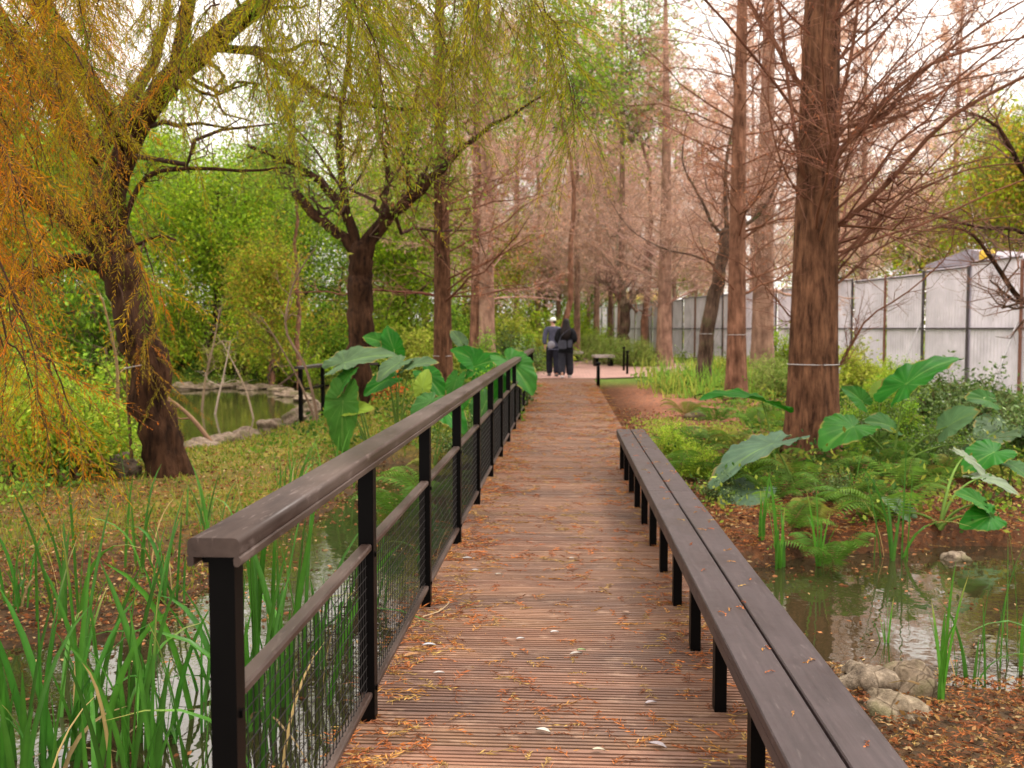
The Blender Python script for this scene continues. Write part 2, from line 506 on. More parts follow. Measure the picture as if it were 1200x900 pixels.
def build_ground():
    u = np.linspace(-1, 1, 361); xs = np.sign(u) * (np.exp(np.abs(u) * 5.2) - 1) * 3.0
    v = np.linspace(0, 1, 341); ys = -5 + (np.exp(v * 4.6) - 1) * 6.2
    X, Y = np.meshgrid(xs, ys)
    Z = gz(X, Y) + .012 * np.sin(X * 23) * np.sin(Y * 19) * (np.abs(X) < 8)
    V = np.stack([X, Y, Z], -1).reshape(-1, 3)
    nx = len(xs); i, j = np.meshgrid(np.arange(len(ys) - 1), np.arange(nx - 1), indexing='ij')
    a = (i * nx + j).ravel(); q = np.stack([a, a + 1, a + 1 + nx, a + nx], 1)
    x, y = V[:, 0], V[:, 1]
    litter = np.array([.075, .042, .022]); moss = np.array([.155, .145, .03]); mud = np.array([.07, .045, .025]); soil = np.array([.25, .125, .085]); grass = np.array([.10, .17, .03])
    n = .5 + .5 * nz2(x * 1.0, y * 1.0, .9)
    left = ss(0, 1, -x)
    mossy = np.clip(n * 1.5 * ss(6.0, 9.5, y) + ss(11, 15, y) * .5, 0, 1)
    c = litter[None] * (1 - mossy)[:, None] + moss[None] * mossy[:, None]
    rsoil = ss(1, 2, x) * ss(11.0, 13.5, y) * (1 - ss(3.8, 5.5, x)) * (1 - ss(24, 27, y))
    c = np.where((x > 0)[:, None], litter[None] * [1.15, .9, .8], c)
    c = c * (1 - rsoil)[:, None] + soil[None] * rsoil[:, None]
    fg = np.clip(ss(24, 28, y) + ss(4.5, 7, x) * ss(9, 12, y) + ss(14, 20, -x) * .8, 0, 1)
    c = c * (1 - fg)[:, None] + grass[None] * fg[:, None]
    mm = (V[:, 2] < WZ + .08)
    c[mm] = mud
    mb = MB(); mb.add(V, q, col=c)
    o = mb.build('ground', M['ground']); tag(o, kind='structure')
build_ground()

def sheet(name, pts, z, mat):
    mb = MB(); n = len(pts)
    V = [(x, y, z) for x, y in pts]
    mb.add(V, None, [[0, i, i + 1] for i in range(1, n - 1)])
    return tag(mb.build(name, mat, smooth=False), kind='structure')
sheet('pond_water', [(-14, -5), (8, -5), (8, 13.8), (-14, 13.8)], WZ, M['water'])
sheet('far_pond_water', [(-17, 13.9), (-4, 13.9), (-4, 33), (-17, 33)], WZ, M['water2'])
sheet('brick_pavement', [(-1.3, 28.62), (.95, 28.62), (3.2, 30.2), (6.6, 36.5), (6.6, 40.5), (2.2, 42), (1.3, 60), (-1.3, 60)], .006, M['brick'])

# ------------------------------------------------------------------ boardwalk
def build_deck():
    mb = MB(); y = -1.5; W0, W1 = -.775, .845
    bw = .140; gap = .011; nr = 5
    while y < 28.5:
        t = rng.uniform(.72, 1.22); tint = np.array([t, t * rng.uniform(.94, 1.03), t * rng.uniform(.92, 1.04)])
        dz = rng.normal() * .0012
        per = bw / nr
        prof = []
        for k in range(nr):
            a = y + k * per
            prof += [(a, 0), (a + per * .56, 0), (a + per * .60, -.011), (a + per * .96, -.011)] if k < nr - 1 else [(a, 0), (a + per, 0)]
        prof = [(y, -.028)] + prof + [(y + bw, -.028)]
        prof = np.array(prof); n = len(prof)
        x0 = W0 + rng.normal() * .002; x1 = W1 + rng.normal() * .002
        V = np.concatenate([np.c_[np.full(n, x0), prof[:, 0], prof[:, 1] + dz], np.c_[np.full(n, x1), prof[:, 0], prof[:, 1] + dz]])
        q = [[i, n + i, n + i + 1, i + 1] for i in range(n - 1)]
        V = np.concatenate([V, [[x0, y, -.028], [x0, y + bw, -.028], [x0, y + bw, 0], [x0, y, 0]]])
        q.append([2 * n, 2 * n + 1, 2 * n + 2, 2 * n + 3])
        mb.add(V, q, col=tint)
        y += bw + gap
    o = mb.build('boardwalk', M['deck'], smooth=False); tag(o, kind='structure')
    b = MB()
    for x in (-.74, -.25, .3, .80):
        box(b, (x, 13.5, -.12), (.06, 30, .18))
    for yy in np.arange(.5, 28, 2.2):
        for x in (-.70, .76): box(b, (x, yy, -.6), (.10, .10, .78))
    for yy in np.arange(.5, 28, 2.2): box(b, (.03, yy + .09, -.26), (1.5, .08, .09))
    b.build('boardwalk_frame', M['metal'], o, smooth=False)
build_deck()

# ------------------------------------------------------------------ railing
def rail_profile(x, z, w_, h, y0, y1, mat, parent, name, seg=6):
    r_ = min(w_, h) * .32
    pts = []
    for cx, cz, a0 in ((w_ / 2 - r_, h / 2 - r_, 0), (-w_ / 2 + r_, h / 2 - r_, 90), (-w_ / 2 + r_ * .5, -h / 2 + r_ * .5, 180), (w_ / 2 - r_ * .5, -h / 2 + r_ * .5, 270)):
        rr = r_ if a0 < 180 else r_ * .5
        for k in range(seg + 1):
            a = R(a0 + 90 * k / seg); pts.append((cx + rr * math.cos(a), cz + rr * math.sin(a)))
    n = len(pts); ys = np.arange(y0, y1 + .01, (y1 - y0) / max(2, int((y1 - y0) / 1.0)))
    V = np.array([(x + a, yy, z + b) for yy in ys for a, b in pts]); q = []
    for k in range(len(ys) - 1):
        for i in range(n):
            j = (i + 1) % n; q.append([k * n + i, k * n + j, (k + 1) * n + j, (k + 1) * n + i])
    t = []
    e = (len(ys) - 1) * n
    for i in range(1, n - 1): t += [[0, i + 1, i], [e, e + i, e + i + 1]]
    mb = MB(); mb.add(V, q, t)
    o = mb.build(name, mat, parent, smooth=False)
    o.data.polygons.foreach_set('use_smooth', [len(p.vertices) == 4 for p in o.data.polygons])
    return o

def build_railing():
    root = empty('railing', (-.725, 2.0, 0))
    tag(root, 'long black metal railing with brown wooden handrail along the left edge of the boardwalk', 'railing')
    X0 = 0.0
    ys = [0.045 + 1.5 * k for k in range(14)]
    top = ys[-1] + .06
    rail_profile(0, .998, .110, .040, -.03, top, M['rail'], root, 'handrail')
    lip = MB()
    for s in (-1, 1): box(lip, (s * .049, top / 2 - .015, .9685), (.014, top + .028, .022), bev=.004)
    lip.build('handrail_lip', M['rail'], root, smooth=False)
    for k, y in enumerate(ys):
        p = MB(); box(p, (0, y, .41), (.056, .056, 1.12)); 
        box(p, (0, y, .985 - .022), (.075, .075, .012))
        box(p, (.0, y, -.146), (.075, .075, .008))
        for zz in (.62, .12): 
            box(p, (.031, y, zz), (.006, .016, .016))
        p.build('post', M['metal'], root, smooth=False)
    for k in range(13):
        ya, yb = ys[k] + .0285, ys[k + 1] - .0285; yc = (ya + yb) / 2; L = yb - ya
        m_ = MB(); box(m_, (0, yc, .65), (.045, L, .026), bev=.006); m_.build('middle_rail', M['rail'], root, smooth=False)
        m_ = MB(); box(m_, (0, yc, .10), (.04, L, .024), bev=.005); m_.build('bottom_rail', M['rail'], root, smooth=False)
        g = MB()
        nv = int(L / .042)
        yy = np.linspace(ya + .012, yb - .012, nv)
        P = np.stack([np.stack([np.full(nv, 0.), yy, np.full(nv, .112)], 1), np.stack([np.full(nv, 0.), yy, np.full(nv, .637)], 1)], 1)
        tubes(g, P, np.full((nv, 2), .0017), 4)
        nh = 13; zz = np.linspace(.125, .625, nh)
        P = np.stack([np.stack([np.full(nh, .003), np.full(nh, ya), zz], 1), np.stack([np.full(nh, .003), np.full(nh, yb), zz], 1)], 1)
        tubes(g, P, np.full((nh, 2), .0017), 4)
        g.build('wire_mesh', M['wire'], root)
build_railing()

# ------------------------------------------------------------------ bench
def build_bench():
    root = empty('long_bench', (.54, 2.0, 0))
    tag(root, 'long low bench of two dark planks along the right edge of the boardwalk', 'bench')
    Y1 = 8.25
    for s, x in ((0, .069), (1, .217)):
        for a, b in ((0, 4.35), (4.354, Y1)):
            m_ = MB(); box(m_, (x, (a + b) / 2, .385), (.139, b - a, .034), bev=.004); m_.build('seat_plank', M['bench'], root, smooth=False)
    m_ = MB()
    for x in (.012, .275): box(m_, (x, Y1 / 2, .348), (.022, Y1 - .01, .038))
    m_.build('seat_frame', M['bench'], root, smooth=False)
    k = 0; y = .28
    while y < Y1 - .05:
        for x in (.052, .235):
            m_ = MB(); box(m_, (x, y, .182), (.045, .06, .366)); m_.build('leg', M['metal'], root, smooth=False)
        m_ = MB(); box(m_, (.143, y, .355), (.138, .04, .022)); m_.build('cross_bar', M['metal'], root, smooth=False)
        y += .712; k += 1
build_bench()
# ------------------------------------------------------------------ trees
def fl(seed, amp=.09, base=.35):
    r_ = np.random.default_rng(seed); ph = r_.uniform(0, 6.28, 4)
    def f(t, k, K):
        u = k / (K - 1)
        a = amp * (1 + 3.0 * math.exp(-u * 16) * base / .35)
        return 1 + a * (.6 * math.sin(3 * t + ph[0]) + .5 * math.sin(5 * t + ph[1] + u * 2) + .35 * math.sin(9 * t + ph[2] + u * 5) + .2 * math.sin(14 * t + ph[3] - 4 * u + 3 * math.sin(k * 1.3)))
    return f

def jit(c, n, a=.18, r=rng):
    c = np.asarray(c, float)
    return np.clip(c * r.uniform(1 - a, 1 + a, (n, 1)) * r.uniform(.94, 1.06, (n, 3)), 0, 1)

def limb_branches(mb, Ps, Rs, col, n2, n3, l2=(.3, .6), l3=(.25, .5), K2=5, K3=3, r=rng, tw=.004, up=.1, flat=.3, col3=None, n4=0, needles=None, wob=.35, s2=3, ndens=2, nl=.05):
    """fill limbs Ps with twigs of two or three orders; returns last order"""
    P2, R2 = spawn(Ps, Rs, n2, .12, 1, l2[0], l2[1], .75, K2, .55, up, wob, r, flat, tw)
    tubes(mb, P2, R2, 4 if s2 > 3 else 3, jit(col, len(P2), .2, r))
    P3, R3 = spawn(P2, R2, n3, .1, 1, l3[0], l3[1], .7, K3, .6, up, wob, r, flat, tw * .7)
    tubes(mb, P3, R3, 3, jit(col3 if col3 is not None else col, len(P3), .2, r))
    out = P3
    if n4:
        P4, R4 = spawn(P3, R3, n4, .1, 1, .3, .6, .7, 2, .7, 0, .1, r, flat, tw * .55)
        tubes(mb, P4, R4, 3, jit(col3 if col3 is not None else col, len(P4), .25, r)); out = P4
    return out

def conifer(name, H, r0, zmin, zmax, nb, Lmax, seed, bark, tcol, tcol3, n2=10, n3=6, n4=0, lean=(0, 0), flute_amp=.05, elev=(.45, .95), tw=.004, needles=0, ncol=(.42, .17, .08), wob=.02, limbs=None, flare=.55, sides=20, nscale=1.0, rb=.10, azf=False):
    r = np.random.default_rng(seed)
    root = empty(name)
    K = 26
    t = np.linspace(0, 1, K) ** 1.15
    z = t * H
    x = lean[0] * t * H + wob * H * .25 * np.sin(t * 5 + seed) * t; y = lean[1] * t * H + wob * H * .25 * np.cos(t * 4 + seed) * t
    x -= x[0]; y -= y[0]
    P = np.c_[x, y, z - .25]
    rad = r0 * (1 - t) ** .85 * (1 + flare * np.exp(-z / .45)) + .012
    tm = MB(); tubes(tm, P, rad, sides, flute=fl(seed, flute_amp))
    # branch collars / knots
    tk = tm.build('trunk', bark, root)
    mb = MB()
    hs = np.sort(r.uniform(zmin, zmax, nb)); az = r.uniform(0, 2 * np.pi, nb)
    if azf: az = np.where(r.random(nb) < .72, r.normal(size=nb) * .75 + .1, r.uniform(0, 6.28, nb))
    def trunkpt(h): return np.array([np.interp(h, z, x), np.interp(h, z, y), h - .25]), np.interp(h, z, rad)
    Ps, Rs = [], []
    for h, a in zip(hs, az):
        p, rr = trunkpt(h)
        L = Lmax * (1 - .75 * (h / H) ** 1.3) * r.uniform(.55, 1.1)
        e = r.uniform(*elev); d = np.array([math.cos(a), math.sin(a), 0])
        tt = np.linspace(0, 1, 9)
        curve = r.uniform(-.22, .10)
        pts = p + np.outer(tt * L * math.cos(e), d) + np.outer(L * (tt * math.sin(e) + curve * tt ** 2), [0, 0, 1])
        pts += np.cumsum(r.normal(size=(9, 3)), 0) * L * .014 * np.minimum(tt * 3, 1)[:, None]
        Ps.append(pts); Rs.append((rr * rb * r.uniform(.6, 1.5) * (L / Lmax + .35)) * (1 - .85 * tt) + .003)
    Ps, Rs = np.array(Ps), np.array(Rs)
    Rs = np.minimum(Rs, r0 * .3)
    tubes(mb, Ps, Rs, 5, jit(tcol, nb, .2, r))
    if limbs is not None:
        for (pts, ra, rb_) in limbs:
            hz = pts[0][2] - .12; c0, _ = trunkpt(max(.3, hz + .25)); q = smooth_path([c0] + list(pts), 14)[None]
            tubes(mb, q, np.linspace(ra, rb_, 14)[None], 7, tcol)
            Ps2 = q[:, ::1]; 
            limb_branches(mb, Ps2, np.linspace(ra, rb_, 14)[None], tcol, 22, n3, (.15, .35), (.2, .45), r=r, tw=tw, col3=tcol3, n4=n4)
    last = limb_branches(mb, Ps, Rs, tcol, n2, n3, (.2, .42), (.25, .5), r=r, tw=tw, col3=tcol3, n4=n4, up=.12)
    mb.build('branches', M['twig'], root)
    if needles:
        nb_ = MB(); k = r.integers(0, len(last), needles)
        s = r.random(needles)[:, None]
        C = last[k, 0] * (1 - s) + last[k, -1] * s
        D = nrm(r.normal(size=(needles, 3)) * [1, 1, .5] + [0, 0, -.8])
        leaves(nb_, C, D, r.uniform(.05, .13, needles) * nscale, .012 * nscale, jit(ncol, needles, .35, r), r=r)
        nb_.build('dry_foliage', M['needle'], root)
    return root

def band(root, h, rr, z0=0):
    t = np.linspace(0, 2 * np.pi, 29)
    P = np.c_[rr * np.cos(t), rr * np.sin(t), np.full(29, h)]
    mb = MB(); tubes(mb, P, np.full(29, .006), 4)
    return mb.build('wire_band', M['cable'], root)

TW = (.17, .075, .045); TW3 = (.36, .17, .11)
# ---- foreground big conifer on the right, depth ~12
bp = atz(951, 545, -.25); tx, ty = bp[0], bp[1]
def rel(px, py, Y): 
    return at(px, py, Y) - np.array([tx, ty, G(tx, ty)])
lm = [
    ([rel(985, 262, ty), rel(1040, 215, ty - .2), rel(1110, 140, ty - .5), rel(1210, 85, ty - .8), rel(1330, 30, ty - 1.2)], .045, .012),
    ([rel(982, 150, ty), rel(1030, 140, ty + .1), rel(1075, 90, ty + .3), rel(1150, 30, ty + .4), rel(1220, -10, ty + .5)], .035, .01),
    ([rel(985, 175, ty), rel(1060, 95, ty - .2), rel(1130, 60, ty - .3), rel(1220, 40, ty - .4)], .035, .01),
    ([rel(938, 100, ty), rel(905, 45, ty + .1), rel(880, 5, ty + .2), rel(860, -60, ty + .3)], .04, .015),
    ([rel(940, 200, ty - .2), rel(925, 110, ty - .3), rel(915, 20, ty - .4), rel(905, -60, ty - .5)], .03, .012),
    ([rel(975, 190, ty - .25), rel(985, 120, ty - .45), rel(1000, 50, ty - .6), rel(1008, -30, ty - .7)], .035, .014),
    ([rel(935, 225, ty - .2), rel(912, 180, ty - .4), rel(900, 110, ty - .5), rel(908, 40, ty - .6)], .018, .006),
    ([rel(983, 430, ty), rel(1015, 375, ty - .1), rel(1060, 345, ty - .2), rel(1110, 300, ty - .3), rel(1118, 262, ty - .4)], .016, .005),
    ([rel(930, 375, ty), rel(905, 345, ty - .2), rel(870, 310, ty - .3), rel(820, 290, ty - .5)], .013, .005),
    ([rel(985, 300, ty), rel(1050, 240, ty - .1), rel(1130, 200, ty - .3), rel(1210, 190, ty - .5)], .022, .006),
    ([rel(985, 330, ty), rel(1040, 285, ty + .1), rel(1120, 262, ty + .3), rel(1210, 250, ty + .5)], .018, .006),
    ([rel(975, 240, ty - .2), rel(988, 200, ty - .4), rel(1010, 150, ty - .6), rel(1045, 90, ty - .8)], .014, .005),
]
T9 = conifer('bald_cypress_tree', 15, .305, 2.35, 10.5, 74, 5.2, 5, M['bark_red'], TW, (.24, .11, .075), n2=12, n3=7, n4=0, elev=(.35, .95), azf=True, tw=.0028, needles=6000, ncol=(.34, .12, .06), rb=.055, limbs=lm, flare=.5, sides=44, flute_amp=.06, lean=(.004, 0), nscale=.6)
T9.location = (tx, ty, G(tx, ty)); tag(T9, 'thickest reddish brown conifer with a cable round its trunk, nearest tree on the right', 'tree', 'bare conifers along the boardwalk')
band(T9, 1.45 - .40 - G(tx, ty) - .04, .312)

# ---- the other bare conifers with their own trunks
mid = [  # px at base, py base, depth, trunk radius, height, label, proto seed, rot, z of base None
    (519, 466, 19.5, .19, 13, 'straight red-brown conifer with dead twigs rising behind the handrail, among the big leaves'),
    (571, 420, 30.0, .26, 15, 'pale pink-brown double conifer trunk behind the straight red-brown one'),
    (863, 448, 20.5, .20, 14, 'slim straight tan conifer with a cable round it, just left of the thickest trunk'),
    (893, 440, 26.0, .30, 15, 'hazy pinkish conifer standing between the slim tan trunk and the thickest trunk'),
    (778, 415, 38.0, .30, 16, 'straight pinkish conifer in front of the white hoarding, behind the tall grass'),
]
protos = []
specs = dict(n2=11, n3=7, elev=(.1, .7), tw=.0038, needles=2500)
for i, (px, py, Y, r0, H, lab) in enumerate(mid):
    p = at(px, py, Y)
    far = Y > 24
    kw = dict(specs); 
    if far: kw.update(n2=10, n3=7, tw=.0055, needles=4500, nscale=1.4, ncol=(.58, .34, .24))  # far trees: needle and twig colours lightened in place of haze
    t = conifer('dawn_redwood_tree', H, r0, 2.3, H * .95, 88 if not far else 90, 4.4, 21 + i, M['bark_red'] if i in (0,) else M['bark_tan'] if i == 2 else M['bark_far_haze'], TW if not far else (.42, .25, .19), TW3 if not far else (.62, .41, .33), **kw)
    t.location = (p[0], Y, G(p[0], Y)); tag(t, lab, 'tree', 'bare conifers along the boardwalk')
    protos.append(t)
    if i in (0, 2): band(t, CAMZ - (417 - 385 if i == 0 else 392 - 385) * Y / F - G(p[0], Y), r0 * 1.02)
# second stem of the double tree
mb = MB(); tubes(mb, [[-.42, .2, -.3], [-.36, .15, 2], [-.30, .1, 5], [-.35, .1, 9], [-.3, .1, 13]], [.22, .17, .14, .09, .02], 12); mb.build('trunk', M['bark_tan'], protos[1])

# ---- dense far trees, copied
farp = []
for k in range(3):
    t = conifer('far_conifer', 15 + k, .15, 2.6, 15, 100, 5.4, 50 + k, M['bark_far_haze'], (.52, .33, .25), (.74, .51, .42), n2=10, n3=7, tw=.0075, needles=12000, ncol=(.78, .49, .36), nscale=1.8, sides=8)  # bark, twigs and needles coloured pale to stand in for distance haze
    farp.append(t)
far_spots = [  # px, depth, label
    (676, 47, 'far bare conifer above the two walkers, dead centre over the path'),
    (699, 52, 'far bare conifer just right of the walkers, forked low down'),
    (727, 44, 'far bare conifer left of the mossy forked tree'),
    (757, 55, 'slender far conifer in front of the hoarding, right of the mossy tree'),
    (815, 62, 'far bare conifer half hidden by the leaning dark tree'),
    (630, 58, 'far bare conifer over the yellow-green shrub'),
    (606, 50, 'far bare conifer right of the pale double trunk'),
    (545, 52, 'far bare conifer between the red-brown trunk and the pale double trunk'),
    (742, 72, 'most distant conifer over the left end of the hoarding'),
    (845, 57, 'far conifer between the leaning dark tree and the slim tan trunk'),
    (500, 60, 'distant bare conifer left of the red-brown trunk'),
    (1010, 33, 'thin leaning conifer right of the thickest trunk, before the hoarding'),
    (1115, 47, 'far bare conifer beyond the hoarding, over the large green leaf'),
    (655, 58, 'pale distant conifer rising behind the walkers, left of the path end'),
    (690, 66, 'pale distant conifer behind the woman in black'),
    (715, 60, 'pale distant conifer behind the mossy forked tree, on its left'),
    (790, 58, 'pale distant conifer behind the hoarding, right of the straight pinkish trunk'),
    (580, 60, 'pale distant conifer showing right of the pale double trunk, farther away'),
    (880, 52, 'pale distant conifer behind the hoarding between the slim tan and the hazy trunk'),
    (960, 45, 'pale distant conifer mostly hidden by the thickest trunk'),
    (470, 45, 'distant bare conifer between the forked tree and the red-brown trunk'),
]
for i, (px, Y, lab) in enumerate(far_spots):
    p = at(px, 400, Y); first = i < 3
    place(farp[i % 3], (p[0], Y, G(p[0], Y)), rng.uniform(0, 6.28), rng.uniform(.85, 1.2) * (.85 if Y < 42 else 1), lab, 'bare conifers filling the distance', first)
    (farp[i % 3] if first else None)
for o in list(COL.objects):
    if o.name.startswith('far_conifer'): o['category'] = 'tree'

# ---- crooked broadleaf trees built limb by limb
def bark_limb(mb, pts, ra, rb_, sides=14, n=18, seed=0, amp=.07, col=(1, 1, 1)):
    q = smooth_path(pts, n)
    rr = np.interp(np.linspace(0, 1, n), np.linspace(0, 1, 3), [ra, (ra * .55 + rb_ * .45), rb_])
    r_ = np.random.default_rng(seed)
    q[1:-1] += r_.normal(size=(n - 2, 3)) * ra * .12
    tubes(mb, q, rr, sides, col, flute=fl(seed + 3, amp, .12), cap=True)
    return q, rr

# T1: dark leaning tree on the left bank, hung with rusty foliage
D1 = 12.0
b1 = atz(196, 556, -.25); D1 = b1[1]
O1 = np.array([b1[0], b1[1], G(b1[0], b1[1])])
r1 = lambda px, py, dY=0.0: at(px, py, D1 + dY) - O1
T1 = empty('weeping_cypress_tree', tuple(O1)); tag(T1, 'dark leaning tree on the left bank, hung with rusty orange and olive needles', 'tree')
tm = MB(); bm = MB()
q, rr = bark_limb(tm, [r1(200, 575), r1(186, 500), r1(160, 380), r1(135, 300), r1(122, 240)], .225, .20, 28, 30, 1, .10)
tubes(tm, [r1(201, 585), r1(197, 555), r1(191, 520)], [.27, .25, .21], 20, flute=fl(9, .12))
tm.build('trunk', M['bark_dark'], T1)
limbs1 = [
    ([r1(128, 275), r1(150, 170, -.2), r1(205, 90, -.6), r1(255, 45, -.9), r1(330, -20, -1.2), r1(420, -120, -1.5)], .14, .09),
    ([r1(122, 262), r1(110, 190, .2), r1(80, 110, .4), r1(60, 20, .5), r1(40, -100, .6)], .10, .05),
    ([r1(130, 300), r1(80, 255, -.3), r1(30, 225, -.6), r1(-30, 190, -.9), r1(-120, 160, -1.2)], .12, .07),
    ([r1(135, 325), r1(95, 305, -.2), r1(45, 318, -.5), r1(0, 345, -.8), r1(-60, 330, -1.1)], .085, .04),
    ([r1(135, 300), r1(165, 215, -.1), r1(215, 198, .1), r1(290, 200, .2), r1(335, 196, .3)], .035, .01),
    ([r1(140, 300), r1(165, 285, -.3), r1(190, 277, -.4), r1(206, 281, -.5)], .025, .012),
    ([r1(245, 55, -.8), r1(300, 62, -.9), r1(345, 90, -.8), r1(400, 118, -.6), r1(500, 130, -.3)], .05, .015),
    ([r1(285, 55, -.8), r1(335, 60, -.9), r1(370, 48, -1.1), r1(420, 70, -1.2)], .025, .01),
    ([r1(110, 190, .2), r1(150, 120, .4), r1(185, 60, .8), r1(200, -20, 1.0)], .09, .04),
    ([r1(60, 60, .4), r1(20, 150, .2), r1(-20, 200, 0)], .05, .02),
    # two limbs that reach over the viewer's side, above the frame
    ([r1(150, 170, -.2), np.array([-5.2, 9.2, 5.0]) - O1, np.array([-4.0, 7.2, 5.1]) - O1, np.array([-2.4, 5.4, 4.9]) - O1, np.array([-.8, 4.2, 4.6]) - O1], .13, .03),
    ([r1(110, 190, -.2), np.array([-5.6, 8.8, 4.9]) - O1, np.array([-4.9, 6.4, 4.6]) - O1, np.array([-3.9, 4.4, 4.0]) - O1], .11, .03),
    ([r1(205, 90, -.6), np.array([-3.6, 10.0, 5.4]) - O1, np.array([-2.3, 9.0, 5.5]) - O1, np.array([-1.1, 8.0, 5.4]) - O1, np.array([.1, 7.4, 5.2]) - O1], .08, .025),
]
LQ, LR = [], []
for k, (pts, a, b_) in enumerate(limbs1):
    lb = MB(); q, rr = bark_limb(lb, pts, a, b_, 12, 22, 30 + k)
    lb.build('limb', M['bark_dark'], T1)
    LQ.append(q); LR.append(rr)
LQ = np.array(LQ); LR = np.array(LR)
P2, R2 = spawn(LQ[:10], LR[:10], 12, .15, 1, .12, .35, .9, 7, .3, -.05, .28, rng, .2, .004)
P2b, R2b = spawn(LQ[10:], LR[10:] * .3, 9, .3, 1, .05, .10, .9, 7, .3, -.2, .2, rng, .2, .004)
P2 = np.concatenate([P2, P2b]); R2 = np.concatenate([R2, R2b])
tubes(bm, P2, np.minimum(R2, .03), 4, jit((.05, .028, .02), len(P2)))
P3, R3 = spawn(P2, R2, 5, .2, 1, .3, .7, .8, 5, .5, -.35, .6, rng, 0, .003)
tubes(bm, P3, np.minimum(R3, .008), 3, jit((.08, .04, .025), len(P3)))

# drooping leaf sprays (feathery): rachis + pairs of narrow leaflets
def sprays(mbl, mbt, A, L, dirn, cols, nleaf=26, ll=.075, wid=.0034, r=rng):
    """A[N,3] hanging point, L[N] length, dirn[N,3] start direction"""
    N = len(A); K = 9
    t = np.linspace(0, 1, K)[None, :, None]
    sw = np.array([.10, -.03, 0.])
    P = A[:, None] + dirn[:, None] * (L[:, None, None] * t) + np.array([0, 0, -1.]) * L[:, None, None] * .65 * t ** 1.6 + r.normal(size=(N, 1, 3)) * .12 * L[:, None, None] * t ** 2 + sw * t * L[:, None, None]
    if mbt is not None: tubes(mbt, P, np.tile(np.linspace(.0022, .0008, K), (N, 1)), 3, jit((.16, .08, .035), N))
    s = np.tile(np.linspace(.06, 1, nleaf), (N, 1)) + r.normal(size=(N, nleaf)) * .01
    s = np.clip(s, 0, .999); f = s * (K - 1); i = np.minimum(f.astype(int), K - 2); w_ = (f - i)[..., None]
    idx = np.arange(N)[:, None]
    C = P[idx, i] * (1 - w_) + P[idx, i + 1] * w_
    T = nrm(P[idx, i + 1] - P[idx, i])
    pn = nrm(np.cross(T, perp(T.reshape(-1, 3)[::nleaf].repeat(nleaf, 0), r).reshape(N, nleaf, 3)))
    base = perp(T[:, 0], r)[:, None]
    side = nrm(np.cross(T, base)) * np.where(np.arange(nleaf) % 2, 1, -1)[None, :, None]
    D = nrm(T * r.uniform(.7, 1.1, (N, nleaf, 1)) + side * .8 + r.normal(size=(N, nleaf, 3)) * .22 + [0, 0, -.25])
    ln = ll * np.sin(np.pi * (.12 + .80 * s)) * r.uniform(.6, 1.25, (N, nleaf))
    c = np.repeat(cols, nleaf, 0) * r.uniform(.75, 1.3, (N * nleaf, 1))
    leaves(mbl, C.reshape(-1, 3), D.reshape(-1, 3), ln.ravel(), wid, c, r=r)

OLIVE = np.array([.23, .27, .012]); RUST = np.array([.60, .165, .012]); GOLD = np.array([.45, .36, .012]); GRN = np.array([.15, .24, .012])
def spray_cols(A, r=rng):
    """rust low on the left, olive-gold higher and to the right"""
    d = A - np.array([0, 0, CAMZ])
    ux = d[:, 0] / d[:, 1]; uz = d[:, 2] / d[:, 1]
    rust = np.clip(.40 - (ux + .48) * 2.2 - uz * .5 + r.normal(size=len(A)) * .28, 0, 1)[:, None]
    b_ = OLIVE + (GOLD - OLIVE) * r.random((len(A), 1))
    b_ = np.where(r.random((len(A), 1)) < .3, GRN, b_)
    return b_ * (1 - rust) + RUST * rust
lf = MB()
# hanging switches that come down into view
def droops(n, pxr, pyr, Yr, Lr, seed, dens=11):
    r = np.random.default_rng(seed)
    for k in range(n):
        Y = r.uniform(*Yr); p = at(r.uniform(*pxr), r.uniform(*pyr), Y)
        L = r.uniform(*Lr); K = 12; t = np.linspace(0, 1, K)[:, None]
        a = r.uniform(0, 6.28); h = np.array([math.cos(a), math.sin(a) * .6, 0]) * r.uniform(.15, .55)
        P = p + h * L * (t ** .8) + np.array([0, 0, -1]) * L * t ** 1.5 + np.cumsum(r.normal(size=(K, 3)), 0) * .018 * L
        tubes(bm, P - O1, np.linspace(.006, .0015, K), 4, (.06, .032, .022))
        lq = LQ.reshape(-1, 3) + O1; dd = np.linalg.norm(lq - p, axis=1) + 1.5 * np.maximum(p[2] - lq[:, 2], 0); c_ = lq[np.argmin(dd)]   # the twig that carries this switch
        u_ = np.linspace(0, 1, 10)[:, None]; W_ = c_ * (1 - u_) + p * u_ + np.array([0, 0, 1.]) * .18 * np.linalg.norm(p - c_) * np.sin(np.pi * u_)
        W_[1:-1] += np.cumsum(r.normal(size=(8, 3)), 0) * .012 * np.linalg.norm(p - c_); tubes(bm, W_ - O1, np.linspace(.012, .006, 10), 4, (.06, .032, .022))
        m = int(dens * L * 2.3); s = r.random(m) ** .8; f = s * (K - 1); i = np.minimum(f.astype(int), K - 2); w_ = (f - i)[:, None]
        A = P[i] * (1 - w_) + P[i + 1] * w_
        T = nrm(P[i + 1] - P[i]); D = nrm(T * .5 + perp(T, r) * .8)
        sprays(lf, bm, A - O1, r.uniform(.25, .6, m), D, spray_cols(A, r), 46, .062, .0024, r)
droops(20, (-80, 60), (-190, 60), (4.8, 8.5), (.9, 1.8), 1, 15)
droops(20, (50, 210), (-190, 10), (4.8, 8.5), (.5, 1.0), 7, 16)
droops(5, (200, 330), (-150, 20), (5.2, 8.5), (.5, 1.1), 6, 14)
droops(15, (-80, 75), (60, 330), (4.6, 9.0), (.6, 1.3), 2)
droops(26, (330, 600), (-170, 0), (5.2, 7.5), (.6, 1.2), 3, 19)
